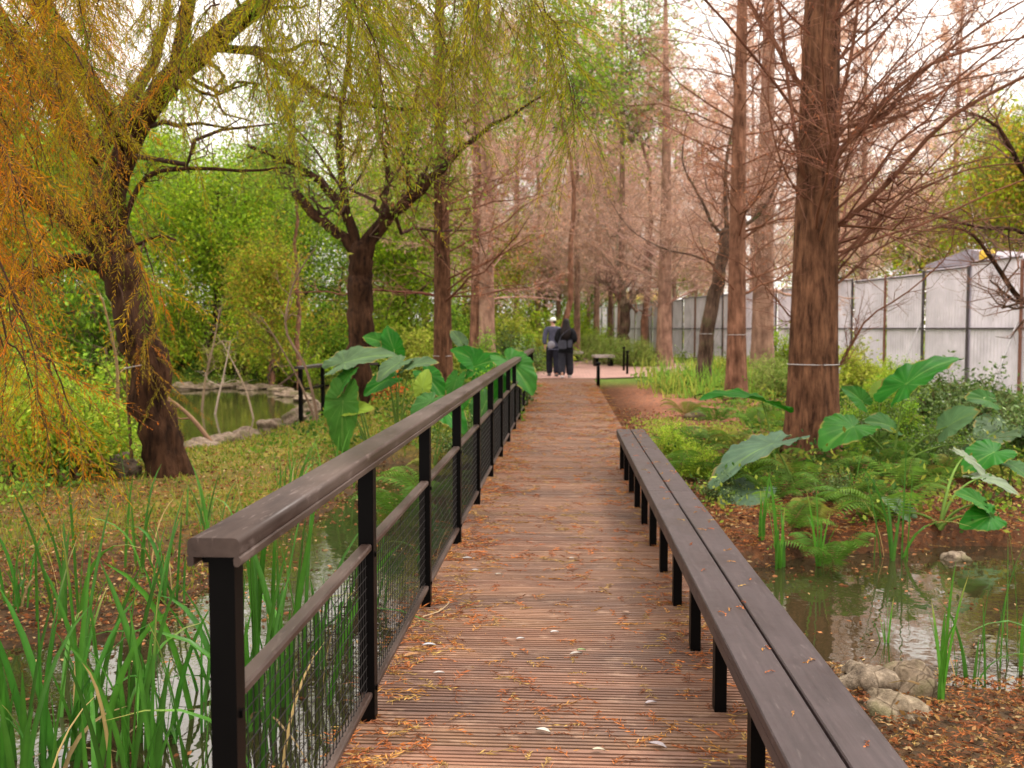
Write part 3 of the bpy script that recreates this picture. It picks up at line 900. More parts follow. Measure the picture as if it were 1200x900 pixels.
droops(10, (-60, 60), (250, 420), (4.6, 7.0), (.4, .9), 4, 9)
droops(3, (110, 200), (260, 400), (9.0, 11.2), (.4, .8), 5, 7)
# foliage on the twigs of the crown itself
k = rng.integers(0, len(P3), 150); A = P3[k, -1] * .5 + P3[k, 2] * .5
Dd = nrm(rng.normal(size=(150, 3)) + [0, 0, -.6])
cc = spray_cols(A + O1)
sprays(lf, None, A, rng.uniform(.25, .6, 150), Dd, cc, 26, .08, .0026)
bm.build('twigs', M['twig'], T1)
lf.build('hanging_foliage', M['needle'], T1)
mb = MB(); t = np.linspace(0, 6.2832, 25); pw = at(170, 428, D1) - O1
tubes(mb, np.c_[pw[0] + .225 * np.cos(t), pw[1] + .225 * np.sin(t), pw[2] + .04 * np.cos(t)], np.full(25, .006), 4); mb.build('wire_band', M['cable'], T1)

def crown_leaves(mb, Pl, n, spread, size, cols, r, wid=.42):
    k = r.integers(0, len(Pl), n); s = r.random((n, 1))
    C = Pl[k, 0] * (1 - s) + Pl[k, -1] * s + r.normal(size=(n, 3)) * spread
    D = nrm(r.normal(size=(n, 3)) + [0, 0, -.25])
    L = r.uniform(.6, 1.3, n) * size
    ci = r.integers(0, len(cols), n)
    # whole twigs share a tint so that clumps read light or dark
    tint = r.uniform(.65, 1.35, len(Pl))[k][:, None]
    c = np.array(cols)[ci] * tint * r.uniform(.8, 1.2, (n, 1))
    leaves(mb, C, D, L, L * wid * .5, c, r=r)

# T2: dark forked tree by the pond
D2 = 18.0; b2 = at(416, 494, D2)
O2 = np.array([b2[0], D2, G(b2[0], D2)])
r2 = lambda px, py, dY=0.0: at(px, py, D2 + dY) - O2
T2 = empty('forked_tree', tuple(O2)); tag(T2, 'dark forked tree with a broken stub and small green leaves, beside the big-leaved plants', 'tree')
tm = MB(); bark_limb(tm, [r2(413, 520), r2(416, 470), r2(421, 400), r2(423, 330), r2(424, 292)], .27, .21, 24, 26, 71, .08); tm.build('trunk', M['bark_dark'], T2)
l2 = [([r2(424, 305), r2(445, 265), r2(480, 232), r2(510, 205), r2(560, 160), r2(640, 110)], .16, .012),
      ([r2(421, 305), r2(405, 250), r2(372, 210), r2(335, 188), r2(290, 170)], .11, .03),
      ([r2(420, 300), r2(398, 275), r2(366, 250), r2(346, 224)], .10, .085),
      ([r2(408, 262), r2(400, 200), r2(398, 140), r2(410, 60), r2(405, -40)], .08, .03),
      ([r2(480, 232), r2(478, 190), r2(482, 140), r2(500, 60)], .05, .02),
      ([r2(445, 262, .2), r2(455, 200, .8), r2(440, 120, 1.2), r2(450, 20, 1.6)], .06, .025)]
LQ, LR = [], []
for k, (pts, a, b_) in enumerate(l2):
    lb = MB(); q, rr = bark_limb(lb, pts, a, b_, 12, 20, 80 + k); lb.build('limb', M['bark_dark'], T2)
    if k != 2: LQ.append(q); LR.append(rr)
bm = MB(); lf = MB(); LQ = np.array(LQ); LR = np.array(LR)
P2, R2 = spawn(LQ, LR, 14, .2, 1, .2, .45, .9, 7, .35, .1, .4, rng, 0, .006); tubes(bm, P2, R2, 5, jit((.07, .04, .03), len(P2)))
P3, R3 = spawn(P2, R2, 7, .2, 1, .3, .6, .8, 4, .5, .05, .6, rng, 0, .004); tubes(bm, P3, R3, 3, jit((.09, .05, .035), len(P3)))
crown_leaves(lf, P3, 6500, .2, .10, [(.20, .34, .03), (.28, .40, .04), (.34, .34, .05)], rng)
bm.build('twigs', M['twig'], T2); lf.build('foliage', M['leaf'], T2)

# T6: leaning dark tree on the right, curved
D6 = 24.0; b6 = at(826, 452, D6); O6 = np.array([b6[0], D6, G(b6[0], D6)])
r6 = lambda px, py, dY=0.0: at(px, py, D6 + dY) - O6
T6 = empty('leaning_tree', tuple(O6)); tag(T6, 'crooked grey-brown tree leaning right beyond the bench, with a cable round its trunk', 'tree')
tm = MB(); bark_limb(tm, [r6(824, 470), r6(826, 420), r6(831, 370), r6(845, 315), r6(852, 270)], .20, .13, 18, 22, 91, .06); tm.build('trunk', M['bark_grey'], T6)
l6 = [([r6(850, 280), r6(835, 262), r6(820, 230), r6(800, 190), r6(806, 140)], .05, .01), ([r6(852, 275), r6(885, 255), r6(910, 215), r6(925, 150)], .06, .01),
      ([r6(845, 315), r6(815, 300), r6(780, 292), r6(740, 270), r6(715, 235)], .028, .006), ([r6(852, 270), r6(850, 200), r6(862, 120), r6(850, 40)], .06, .01)]
LQ, LR = [], []
for k, (pts, a, b_) in enumerate(l6):
    lb = MB(); q, rr = bark_limb(lb, pts, a, b_, 10, 18, 95 + k); lb.build('limb', M['bark_grey'], T6); LQ.append(q); LR.append(rr)
bm = MB(); limb_branches(bm, np.array(LQ), np.array(LR), (.16, .10, .08), 12, 7, (.18, .35), (.3, .6), n4=2, tw=.005, col3=(.34, .21, .16)); bm.build('twigs', M['twig'], T6)
band(T6, CAMZ - 6 * D6 / F - O6[2], .19)

# small mossy forked tree far off
D7 = 42.0; b7 = at(733, 398, D7); O7 = np.array([b7[0], D7, G(b7[0], D7)])
r7 = lambda px, py, dY=0.0: at(px, py, D7 + dY) - O7
T7 = empty('mossy_tree', tuple(O7)); tag(T7, 'low mossy tree forking into a wide Y in front of the white hoarding', 'tree')
tm = MB(); bark_limb(tm, [r7(732, 415), r7(731, 390), r7(734, 368), r7(733, 355)], .26, .19, 14, 14, 11); tm.build('trunk', M['bark_grey'], T7)
LQ, LR = [], []
for k, (pts, a, b_) in enumerate([([r7(732, 362), r7(724, 345), r7(712, 333), r7(700, 327)], .15, .05), ([r7(734, 360), r7(743, 345), r7(757, 335), r7(762, 300)], .14, .05), ([r7(733, 358), r7(730, 330), r7(722, 300), r7(726, 260)], .12, .04)]):
    lb = MB(); q, rr = bark_limb(lb, pts, a, b_, 9, 14, 15 + k); lb.build('limb', M['bark_moss'], T7); LQ.append(q); LR.append(rr)
bm = MB(); limb_branches(bm, np.array(LQ), np.array(LR), (.22, .14, .10), 12, 8, (.4, .7), (.3, .6), tw=.008, col3=(.36, .2, .16)); bm.build('twigs', M['twig'], T7)

# dark trees at the right edge of the frame, partly outside it
TR = empty('edge_tree', (0, 0, 0)); pe = at(1262, 470, 15); TR.location = (pe[0], 15, G(pe[0], 15)); OR_ = np.array(TR.location)
tag(TR, 'dark crooked tree at the right edge whose branches reach in before the hoarding', 'tree')
rr_ = lambda px, py, dY=0.0: at(px, py, 15 + dY) - OR_
tm = MB(); bark_limb(tm, [rr_(1262, 500), rr_(1258, 420), rr_(1245, 350), rr_(1250, 250), rr_(1270, 60)], .17, .09, 14, 18, 5); tm.build('trunk', M['bark_dark'], TR)
LQ, LR = [], []
for k, (pts, a, b_) in enumerate([([rr_(1248, 365), rr_(1200, 355), rr_(1170, 315), rr_(1140, 275), rr_(1100, 265)], .05, .012), ([rr_(1248, 400), rr_(1215, 362), rr_(1185, 350), rr_(1160, 328)], .035, .012), ([rr_(1250, 250), rr_(1200, 200), rr_(1170, 150), rr_(1130, 130)], .05, .014), ([rr_(1250, 300), rr_(1190, 270), rr_(1140, 265), rr_(1060, 240)], .035, .01)]):
    lb = MB(); q, rr = bark_limb(lb, pts, a, b_, 9, 16, 25 + k); lb.build('limb', M['bark_dark'], TR); LQ.append(q); LR.append(rr)
bm = MB(); limb_branches(bm, np.array(LQ), np.array(LR), (.12, .07, .05), 14, 8, (.25, .5), (.3, .6), n4=2, tw=.004, col3=(.26, .14, .10)); bm.build('twigs', M['twig'], TR)

# ---- leafy trees of the background
def leafy(name, H, r0, seed, cols, nleaf, size, bark, spread=.35, wide=.45, zlow=.12):
    r = np.random.default_rng(seed); root = empty(name)
    K = 14; t = np.linspace(0, 1, K)
    P = np.c_[np.cumsum(r.normal(size=K)) * .10, np.cumsum(r.normal(size=K)) * .10, t * H * .8 - .3]; P[:, :2] -= P[0, :2]
    tm = MB(); tubes(tm, P, r0 * (1 - .85 * t), 12, flute=fl(seed)); tm.build('trunk', bark, root)
    P1, R1 = spawn(P[None], (r0 * (1 - .85 * t))[None], 20, zlow, 1, wide * .6, wide, .9, 7, .5, .25, .5, r, 0, .02)
    P2, R2 = spawn(P1, R1, 8, .2, 1, .35, .6, .8, 5, .5, .1, .6, r, 0, .012)
    P3, R3 = spawn(P2, R2, 6, .2, 1, .4, .8, .8, 3, .5, -.1, .5, r, 0, .006)
    bm = MB(); tubes(bm, P1, R1, 6, jit((.10, .07, .05), len(P1))); tubes(bm, P2, R2, 4, jit((.11, .075, .05), len(P2))); tubes(bm, P3, R3, 3, jit((.12, .08, .05), len(P3)))
    bm.build('limbs', M['twig'], root)
    lf = MB(); crown_leaves(lf, P3, nleaf, spread, size, cols, r); lf.build('crown', M['leaf'], root)
    return root
YG = [(.28, .44, .02), (.42, .52, .03), (.19, .34, .02)]
DG = [(.10, .22, .02), (.15, .29, .03), (.22, .36, .04)]
YY = [(.45, .38, .04), (.30, .32, .05), (.50, .30, .04)]
lp = [leafy('leafy_tree', 12, .22, 201, YG, 30000, .19, M['bark_dark']),
      leafy('leafy_tree', 11, .20, 202, DG + YG[:1], 30000, .19, M['bark_dark']),
      leafy('leafy_tree', 9, .18, 203, YY + YG[:2], 20000, .19, M['bark_tan'])]
lp.append(leafy('tall_leafy_tree', 15, .12, 207, [(.22, .38, .03), (.30, .46, .05), (.16, .30, .03)], 6500, .15, M['bark_tan'], .35, .32, .66))
spots = [  # px, depth, proto, scale, label
    (655, 33, 3, 1.0, 'tall thin tree whose green crown crosses the top centre of the photo'),
    (748, 42, 3, 1.15, 'tall thin tree whose green crown shows at the top, right of centre'),
    (560, 37, 3, 1.05, 'tall thin green-crowned tree behind the pale double trunk'),
    (1180, 38, 3, .75, 'tall thin green-crowned tree beyond the hoarding at the right'),
    (350, 30, 3, .8, 'tall thin tree with a light green crown behind the left limb of the forked tree'),
    (250, 34, 0, .78, 'bright green leafy tree across the pond, just right of the dark leaning trunk'),
    (20, 30, 1, 1.1, 'deep green leafy tree at the left edge behind the hanging foliage'),
    (345, 40, 1, .85, 'green leafy tree across the pond, left of the forked tree'),
    (475, 37, 0, .75, 'light green leafy tree between the forked tree and the red-brown trunk'),
    (640, 60, 0, .8, 'green leafy tree low in the haze over the path'),
    (700, 75, 1, .9, 'green tree farthest along the path'),
    (120, 44, 0, 1.05, 'tall light green tree behind the dark leaning trunk'),
    (-60, 40, 1, 1.2, 'dark green tree partly outside the left edge'),
    (1165, 42, 2, 1.05, 'yellowing leafy tree beyond the right part of the hoarding'),
    (1060, 50, 2, 1.0, 'yellow-green tree beyond the hoarding, above the big green leaf'),
    (1240, 34, 2, 1.0, 'yellow-leaved tree beyond the hoarding at the right edge'),
    (1000, 62, 2, 1.15, 'yellow-green tree beyond the hoarding, right beside the thickest trunk'),
    (420, 52, 0, .95, 'tall pale green tree behind the forked tree'),
    (560, 46, 2, .75, 'low yellowing tree behind the pale double trunk'),
    (820, 85, 2, 1.1, 'yellow-green tree far beyond the hoarding behind the leaning tree'),
    (200, 52, 1, 1.0, 'dark green tree on the far slope behind the pond'),
    (90, 60, 0, 1.1, 'tall hazy green tree far beyond the pond, left of the others'),
    (300, 58, 1, 1.0, 'tall hazy green tree far beyond the pond, between the leaning and the forked tree'),
    (500, 68, 0, .95, 'tall hazy green tree far behind the red-brown trunk'),
    (320, 30, 2, .55, 'small yellow-green tree on the far shore of the pond'),
]
used = set()
for px, Y, k, s, lab in spots:
    p = at(px, 400, Y); first = k not in used; used.add(k)
    o = place(lp[k], (p[0], Y, G(p[0], Y)), rng.uniform(0, 6.28), s, lab, 'leafy trees behind the pond and the hoarding', first); o['category'] = 'tree'
# ------------------------------------------------------------------ shrubs
def shrub(name, rx, rz, seed, cols, nleaf, size, wid=.5, stems=26, mat='leaf', hollow=.35):
    r = np.random.default_rng(seed); root = empty(name)
    S, SR = [], []
    tips = nrm(r.normal(size=(stems, 3)) * [1, 1, .8] + [0, 0, .55]) * r.uniform(hollow, 1, (stems, 1)) * [rx, rx, rz]
    tips[:, 2] = np.abs(tips[:, 2]) + .08 * rz
    t = np.linspace(0, 1, 6)[None, :, None]
    base = np.concatenate([r.normal(size=(stems, 2)) * rx * .12, np.full((stems, 1), -.1)], 1)
    P = base[:, None] * (1 - t) + tips[:, None] * t + np.array([0, 0, .25]) * rz * (t * (1 - t)) * 2 + np.cumsum(r.normal(size=(stems, 6, 3)), 1) * .02 * rx * t
    Rr = np.linspace(.02, .005, 6)[None] * np.full((stems, 1), min(1.6, rx))
    P2, R2 = spawn(P, Rr, 9, .25, 1, .25, .5, .8, 4, .5, .1, .5, r, 0, .003)
    sm_ = MB(); tubes(sm_, P, Rr, 5, jit((.12, .08, .045), stems)); tubes(sm_, P2, R2, 3, jit((.12, .09, .04), len(P2)))
    sm_.build('stems', M['twig'], root)
    lf = MB(); crown_leaves(lf, P2, nleaf, size * 1.1, size, cols, r, wid); lf.build('foliage', M[mat], root)
    return root
LG = [(.32, .48, .03), (.22, .38, .03), (.46, .54, .06)]
MG = [(.18, .34, .03), (.28, .44, .035), (.12, .24, .03)]
YL = [(.40, .46, .05), (.50, .50, .09), (.30, .40, .04)]
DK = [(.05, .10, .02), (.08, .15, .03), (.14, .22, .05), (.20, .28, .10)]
OR = [(.65, .13, .03), (.55, .22, .05), (.3, .2, .04)]
SP = {
    'light': shrub('leafy_shrub', 1.3, 1.5, 301, LG, 7500, .085),
    'mid': shrub('leafy_shrub', 1.3, 1.4, 302, MG, 7500, .085),
    'yellow': shrub('yellow_green_shrub', 1.5, 1.4, 303, YL, 6500, .10),
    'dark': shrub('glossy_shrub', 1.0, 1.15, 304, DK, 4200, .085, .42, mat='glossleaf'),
    'orange': shrub('orange_shrub', .5, .5, 305, OR, 900, .10),
    'grassy': shrub('fine_shrub', 1.2, 1.1, 306, [(.26, .36, .06), (.20, .32, .06), (.38, .42, .12)], 7000, .12, .14),
}
usedS = set()
def sh(kind, px, Y, s, lab, sz=None, dz=0, x=None, grp='shrubs on the banks'):
    p = at(px, 400, Y); X = p[0] if x is None else x
    first = kind not in usedS; usedS.add(kind)
    o = place(SP[kind], (X, Y, G(X, Y) + dz), rng.uniform(0, 6.28), s, lab, grp, first, sz)
    o['category'] = 'shrub'
    return o
sh('light', 40, 11.0, .85, 'bright green shrub at the left edge, below the orange needles')
sh('light', 105, 11.5, .6, 'low bright green shrub touching the left side of the dark leaning trunk')
sh('mid', -30, 13.5, 1.1, 'mid green shrub at the left edge behind the bright green one')
sh('light', 80, 15.5, 1.1, 'broad light green shrub left of the dark leaning trunk, on the pond shore')
sh('mid', 10, 19, 1.5, 'large green shrub at the left edge beyond the pond corner')
sh('mid', 120, 33.5, 1.7, 'large green shrub across the pond behind the dark leaning trunk')
sh('light', 210, 33.8, 1.5, 'bright shrub on the far pond shore just right of the leaning trunk')
sh('yellow', 285, 33, 1.3, 'yellow-green shrub at the middle of the far pond shore')
sh('light', 340, 31.5, 1.25, 'bright green shrub over the far right corner of the pond')
sh('mid', 385, 33.5, 1.5, 'green shrub behind the small lookout railing')
sh('mid', 165, 38, 2.2, 'tall green shrub on the slope above the pond, left', 2.4)
sh('yellow', 240, 40, 2.1, 'tall pale yellow-green shrub on the slope above the pond')
sh('light', 315, 39, 2.2, 'tall bright green shrub on the slope above the pond, right', 2.6)
sh('yellow', 400, 40, 2.0, 'yellowish shrub on the slope left of the forked tree')
sh('mid', 60, 36, 2.2, 'deep green tall shrub on the slope at the far left', 2.6)
sh('light', 455, 36, 1.8, 'light green shrub right of the forked tree, behind the big leaves')
sh('yellow', 500, 31, 1.2, 'yellow-green shrub left of the red-brown trunk')
sh('mid', 540, 34, 1.4, 'green shrub between the red-brown trunk and the pale double trunk')
sh('yellow', 612, 37, 1.55, 'bright yellow-green spreading shrub over the end of the handrail', 1.5)
sh('light', 640, 43, 1.4, 'light shrub left of the man in the white cap')
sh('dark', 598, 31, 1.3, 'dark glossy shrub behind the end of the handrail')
sh('mid', 575, 27, .8, 'green shrub at the foot of the pale double trunk')
sh('mid', 620, 33.5, .8, 'low green shrub beside the black bollard left of the path')
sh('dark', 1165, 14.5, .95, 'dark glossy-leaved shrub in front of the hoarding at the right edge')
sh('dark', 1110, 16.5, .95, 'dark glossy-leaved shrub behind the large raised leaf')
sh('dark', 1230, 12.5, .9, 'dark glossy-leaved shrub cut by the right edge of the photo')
sh('mid', 1025, 15.0, .55, 'small green shrub right of the thickest trunk')
sh('mid', 1080, 13.2, .45, 'low green shrub under the large raised leaf')
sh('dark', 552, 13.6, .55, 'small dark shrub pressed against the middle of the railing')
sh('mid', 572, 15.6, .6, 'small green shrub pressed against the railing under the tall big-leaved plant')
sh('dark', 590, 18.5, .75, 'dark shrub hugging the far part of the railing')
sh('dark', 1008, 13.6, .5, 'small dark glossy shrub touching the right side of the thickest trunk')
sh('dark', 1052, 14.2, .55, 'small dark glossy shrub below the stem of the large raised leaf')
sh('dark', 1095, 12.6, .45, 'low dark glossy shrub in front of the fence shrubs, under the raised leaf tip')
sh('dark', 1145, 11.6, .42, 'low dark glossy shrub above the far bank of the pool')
sh('mid', 990, 12.9, .4, 'knee-high green shrub directly behind the thickest trunk, right side')
sh('mid', 905, 12.6, .3, 'small green bush directly left of the thickest trunk foot')
sh('light', 822, 11.2, .26, 'small yellow-green bush beside the bench, level with the trunk')
sh('dark', 850, 9.6, .26, 'small dark bush beside the bench nearer than the trunk')
sh('light', 790, 13.2, .28, 'small yellow-green bush just past the far end of the bench')
sh('mid', 872, 10.6, .3, 'small green bush under the grey drooping leaf')
sh('dark', 985, 9.8, .28, 'small dark bush in front of the thickest trunk, right side')
sh('orange', 452, 21.5, 1.1, 'orange-red leaved plant behind the big leaves by the forked tree')
sh('grassy', 715, 40, 1.2, 'fine-leaved green shrub left of the stone bench, under the mossy tree')
sh('grassy', 745, 38, 1.1, 'fine-leaved green shrub between the stone bench and the thin bollards')
sh('grassy', 690, 48, 1.3, 'fine-leaved shrub behind the walkers on their right')
sh('light', 700, 51, 1.0, 'bright green shrub at the foot of the forked far conifer')
sh('grassy', 905, 22, .9, 'fine-leaved shrub left of the thickest trunk, behind the bench end')
sh('yellow', 850, 26, .55, 'yellowish low shrub behind the slim tan trunk')
sh('light', 925, 30, 1.0, 'light green shrub in front of the hoarding, seen left of the thickest trunk')
sh('yellow', 1010, 24, .8, 'yellow-green shrub before the hoarding, right of the thickest trunk')
sh('light', 1050, 21, .55, 'low bright shrub before the hoarding under the hanging twigs')
sh('grassy', 660, 58, 1.5, 'distant pale shrub at the far end of the path')
sh('mid', 625, 62, 2.0, 'distant green shrub closing the view left of the path end')
sh('light', 678, 66, 1.8, 'distant light green shrub closing the view right of the path end')
sh('mid', 575, 45, 1.9, 'green shrub behind the pale double trunk')
sh('yellow', 525, 44, 1.9, 'yellow-green shrub far behind the red-brown trunk')

# ------------------------------------------------------------------ big-leaved plants (elephant ears)
M['earleaf'] = leafmat('ear_leaf', .55, .3, .12, 5)
ANG = np.array([0, 8, 20, 35, 55, 75, 95, 115, 135, 150, 162, 172, 180.])
RAD = np.array([1.0, .93, .80, .68, .58, .52, .49, .49, .52, .52, .42, .22, .12])
def ear_leaf(attach, tip, up, wid=1.0, col=(.07, .20, .02), seed=0, curl=.25, under=(.16, .24, .12), fold=.25):
    """heart-shaped blade: attachment point, tip point, approximate face normal"""
    r = np.random.default_rng(seed)
    attach = np.array(attach, float); tip = np.array(tip, float)
    Yd = tip - attach; L = np.linalg.norm(Yd); Yd = Yd / L
    Zd = np.array(up, float); Zd -= Zd.dot(Yd) * Yd; Zd /= np.linalg.norm(Zd); Xd = np.cross(Yd, Zd)
    nth, nr = 144, 12
    th = np.linspace(-180, 180, nth, endpoint=False); rad = np.interp(np.abs(th), ANG, RAD) * (1 + .012 * np.sin(np.radians(th) * 22 + seed) + r.normal(size=nth) * .004)
    s = np.linspace(0, 1, nr + 1)[1:]
    T = np.radians(th)
    x = np.outer(s, rad * np.sin(T)) * wid; y = np.outer(s, rad * np.cos(T))
    vein = np.abs(((np.abs(th) + 6) / 24.0) % 1 - .5) * 2        # 1 on a vein
    vein = np.where(np.abs(th) < 4, 1, vein); vm = np.clip((vein - .87) / .13, 0, 1)
    z = fold * np.abs(x) ** 1.1 - curl * np.maximum(y, 0) ** 2 - curl * .9 * np.minimum(y, 0) ** 2 - .45 * fold * x ** 2
    z = z + .020 * np.outer(s ** 2.5, np.sin(T * 9 + seed)) + .010 * np.outer(s ** 3, np.sin(T * 22 + seed * 2)) - .003 * np.outer(s * (1 - s) * 3, vm)
    V = np.stack([x, y, z], -1).reshape(-1, 3) * L
    V = np.concatenate([[[0, 0, 0]], V])
    W = attach + V[:, :1] * Xd + V[:, 1:2] * Yd + V[:, 2:3] * Zd
    c0 = np.array(col); cv = c0 * .5 + np.array([.22, .36, .08]) * .5
    cm = vm[None, :, None] * np.minimum(1, (1.1 - s[:, None, None]))
    C = c0[None, None] * (1 - cm) + cv[None, None] * cm
    C = C * r.uniform(.93, 1.07, (nr, nth, 1))
    edge = np.clip((s - .93) / .07, 0, 1)[:, None, None] * (np.sin(T * 5 + seed) > .55)[None, :, None]
    C = C * (1 - edge * .8) + np.array([.32, .22, .05]) * edge * .8
    C = np.concatenate([[cv], C.reshape(-1, 3)])
    t = [[0, 1 + (i + 1) % nth, 1 + i] for i in range(nth)]
    q = [[1 + k * nth + i, 1 + k * nth + (i + 1) % nth, 1 + (k + 1) * nth + (i + 1) % nth, 1 + (k + 1) * nth + i] for k in range(nr - 1) for i in range(nth)]
    mb = MB(); mb.add(W, q, t, col=C)
    return mb

def petiole(base, attach, r0=.016, bow=.12):
    base = np.array(base, float); attach = np.array(attach, float)
    t = np.linspace(0, 1, 10)[:, None]; d = attach - base
    h = np.array([d[0], d[1], 0.]); 
    P = base + d * t + np.array([0, 0, 1]) * np.linalg.norm(h) * bow * 4 * t * (1 - t) - h * .5 * t * (1 - t)
    mb = MB(); tubes(mb, P, np.linspace(r0, r0 * .4, 10), 7, (.12, .20, .04)); return mb

GR1 = (.015, .13, .006); GR2 = (.028, .14, .012); PALE = (.08, .14, .062); YE = (.20, .30, .03); MIDG = (.035, .12, .02)
def ear_plant(px, py, Y, z, lvs, label, wid=.95):
    """lvs: (attach px,py,dY, tip px,py,dY, up, colour[, wid])"""
    b = at(px, py, Y); bx, by = b[0], Y; b = np.array([bx, by, G(bx, by) if z is None else z])
    root = empty('elephant_ear_plant', tuple(b)); tag(root, label, 'plant', 'big-leaved plants')
    for k, L in enumerate(lvs):
        a = at(L[0], L[1], Y + L[2]) - b; t = at(L[3], L[4], Y + L[5]) - b
        wd = L[8] if len(L) > 8 else wid
        ear_leaf(a, t, L[6], wd, L[7], seed=int(L[0] * 7 + L[1])).build('leaf', M['earleaf'], root)
        petiole((rng.normal() * .03, rng.normal() * .03, -.05), a, .017).build('stalk', M['twig'], root)
    return root
# right bank
ear_plant(915, 560, 11.3, None, [(893, 470, 0, 824, 450, -.25, (0, -.12, 1), GR1, .7)], 'dark green big-leaved plant with one flat leaf just left of the thickest trunk', .8)
ear_plant(1050, 520, 11.6, None, [(1062, 450, 0, 1122, 402, .25, (-.35, -.35, .95), GR1, .62), (1150, 520, -.2, 1190, 500, -.6, (.1, -.5, 1), PALE), (1110, 500, -.2, 1140, 478, -.5, (.1, -.8, .7), (.10, .2, .08)), (1000, 500, -.1, 965, 515, -.5, (0, -.4, 1), GR2)], 'big-leaved plant with one large bright leaf raised before the hoarding')
ear_plant(925, 600, 10.0, None, [(905, 520, 0, 828, 548, -.5, (-.2, -.2, 1), (.085, .15, .09), .55), (880, 575, -.4, 850, 595, -.8, (0, -.3, 1), (.09, .15, .09))], 'plant with a large grey-green drooping leaf near the foot of the thickest trunk')
ear_plant(1100, 620, 8.6, None, [(1150, 590, -.2, 1125, 572, -.3, (0, -.6, .8), GR2, .8), (1160, 605, -.2, 1132, 612, -.4, (-.1, -.9, .6), GR1, .8), (1150, 560, .5, 1195, 570, .2, (0, -.3, 1), (.2, .26, .17), .5), (1130, 535, .7, 1165, 560, .5, (.2, -.3, 1), (.22, .27, .18), .45), (1060, 600, .1, 1035, 578, .2, (0, -.4, 1), PALE)], 'low big-leaved plant at the far side of the right-hand pool, pale curled leaves behind it')
ear_plant(1180, 500, 12.4, None, [(1175, 500, 0, 1150, 515, -.4, (0, -.5, 1), PALE), (1160, 470, .3, 1135, 462, .2, (0, -.7, .7), MIDG)], 'cluster of pale leaves at the foot of the dark glossy shrub')
ear_plant(1030, 545, 12.8, None, [(1045, 500, 0, 1020, 488, -.2, (0, -.6, .8), MIDG), (1075, 525, 0, 1095, 540, -.3, (0, -.5, 1), PALE), (1010, 470, 0, 990, 450, 0, (0, -.8, .7), GR2), (1030, 460, .2, 1045, 442, .2, (.2, -.8, .7), (.2, .32, .05))], 'group of mixed green leaves right behind the thickest trunk')
ear_plant(1175, 560, 10.2, None, [(1185, 545, 0, 1215, 560, -.3, (.2, -.4, 1), MIDG), (1165, 530, 0, 1130, 545, -.2, (-.1, -.5, 1), GR1)], 'dark broad-leaved plant at the right edge above the pool')
# left bank
ear_plant(436, 500, 13.2, None, [
    (404, 425, 0, 462, 404, .1, (-.1, -.45, .8), PALE, .75), (408, 440, -.2, 386, 468, -.3, (-.6, -.6, .5), GR2, .8),
    (402, 470, -.3, 397, 532, -.4, (-.2, -1, .2), (.055, .17, .022), .7), (410, 480, -.3, 436, 475, -.4, (.2, -.7, .6), YE, .7)],
    'big-leaved plant left of the forked tree with pale upper leaf and drooping green leaves')
ear_plant(465, 480, 14.0, None, [
    (468, 425, 0, 440, 440, -.3, (-.1, -.4, 1), PALE, .9), (462, 410, .3, 450, 380, .4, (-.2, -1, .3), GR1, .8), (480, 430, -.1, 510, 418, -.3, (.1, -.5, .9), PALE, .8),
    (455, 445, .1, 425, 458, -.1, (-.2, -.7, .7), GR1, .9), (500, 440, .3, 520, 462, .1, (.3, -.8, .6), GR1, .9), (445, 400, .4, 425, 392, .4, (-.1, -.8, .6), GR2)],
    'tall big-leaved plant between the forked tree and the red-brown trunk')
ear_plant(545, 480, 16.5, None, [
    (560, 425, 0, 530, 405, 0, (-.1, -.7, .7), GR1, .9), (555, 430, -.1, 590, 415, -.2, (.1, -.7, .7), GR1, .9), (540, 400, .4, 528, 385, .5, (0, -.8, .6), PALE, .8),
    (580, 440, -.2, 600, 455, -.3, (.3, -.7, .7), GR2, .8), (535, 445, -.2, 525, 470, -.4, (-.3, -.8, .5), GR2, .8), (570, 445, -.3, 560, 475, -.5, (0, -.9, .5), GR1)],
    'lush big-leaved plant right of the red-brown trunk, against the handrail')
lp_ = ear_plant(588, 500, 15.0, None, [
    (598, 425, 0, 628, 455, -.3, (.35, -.7, .7), GR2, 1.0), (585, 450, 0, 590, 480, -.2, (.2, -.8, .5), GR1, .8), (570, 470, -.1, 555, 500, -.4, (-.2, -.8, .6), MIDG, .9)],
    'plant whose leaf pokes over the handrail near its far end')
ear_plant(500, 510, 12.6, None, [
    (505, 470, 0, 482, 490, -.3, (-.2, -.7, .7), MIDG, .9), (520, 480, 0, 545, 500, -.3, (.2, -.7, .7), GR1, .9), (495, 455, .2, 500, 430, .3, (0, -.8, .6), YE, .8), (540, 470, .2, 552, 450, .2, (0, -.8, .6), GR2)],
    'dense low big-leaved plant behind the middle of the railing')

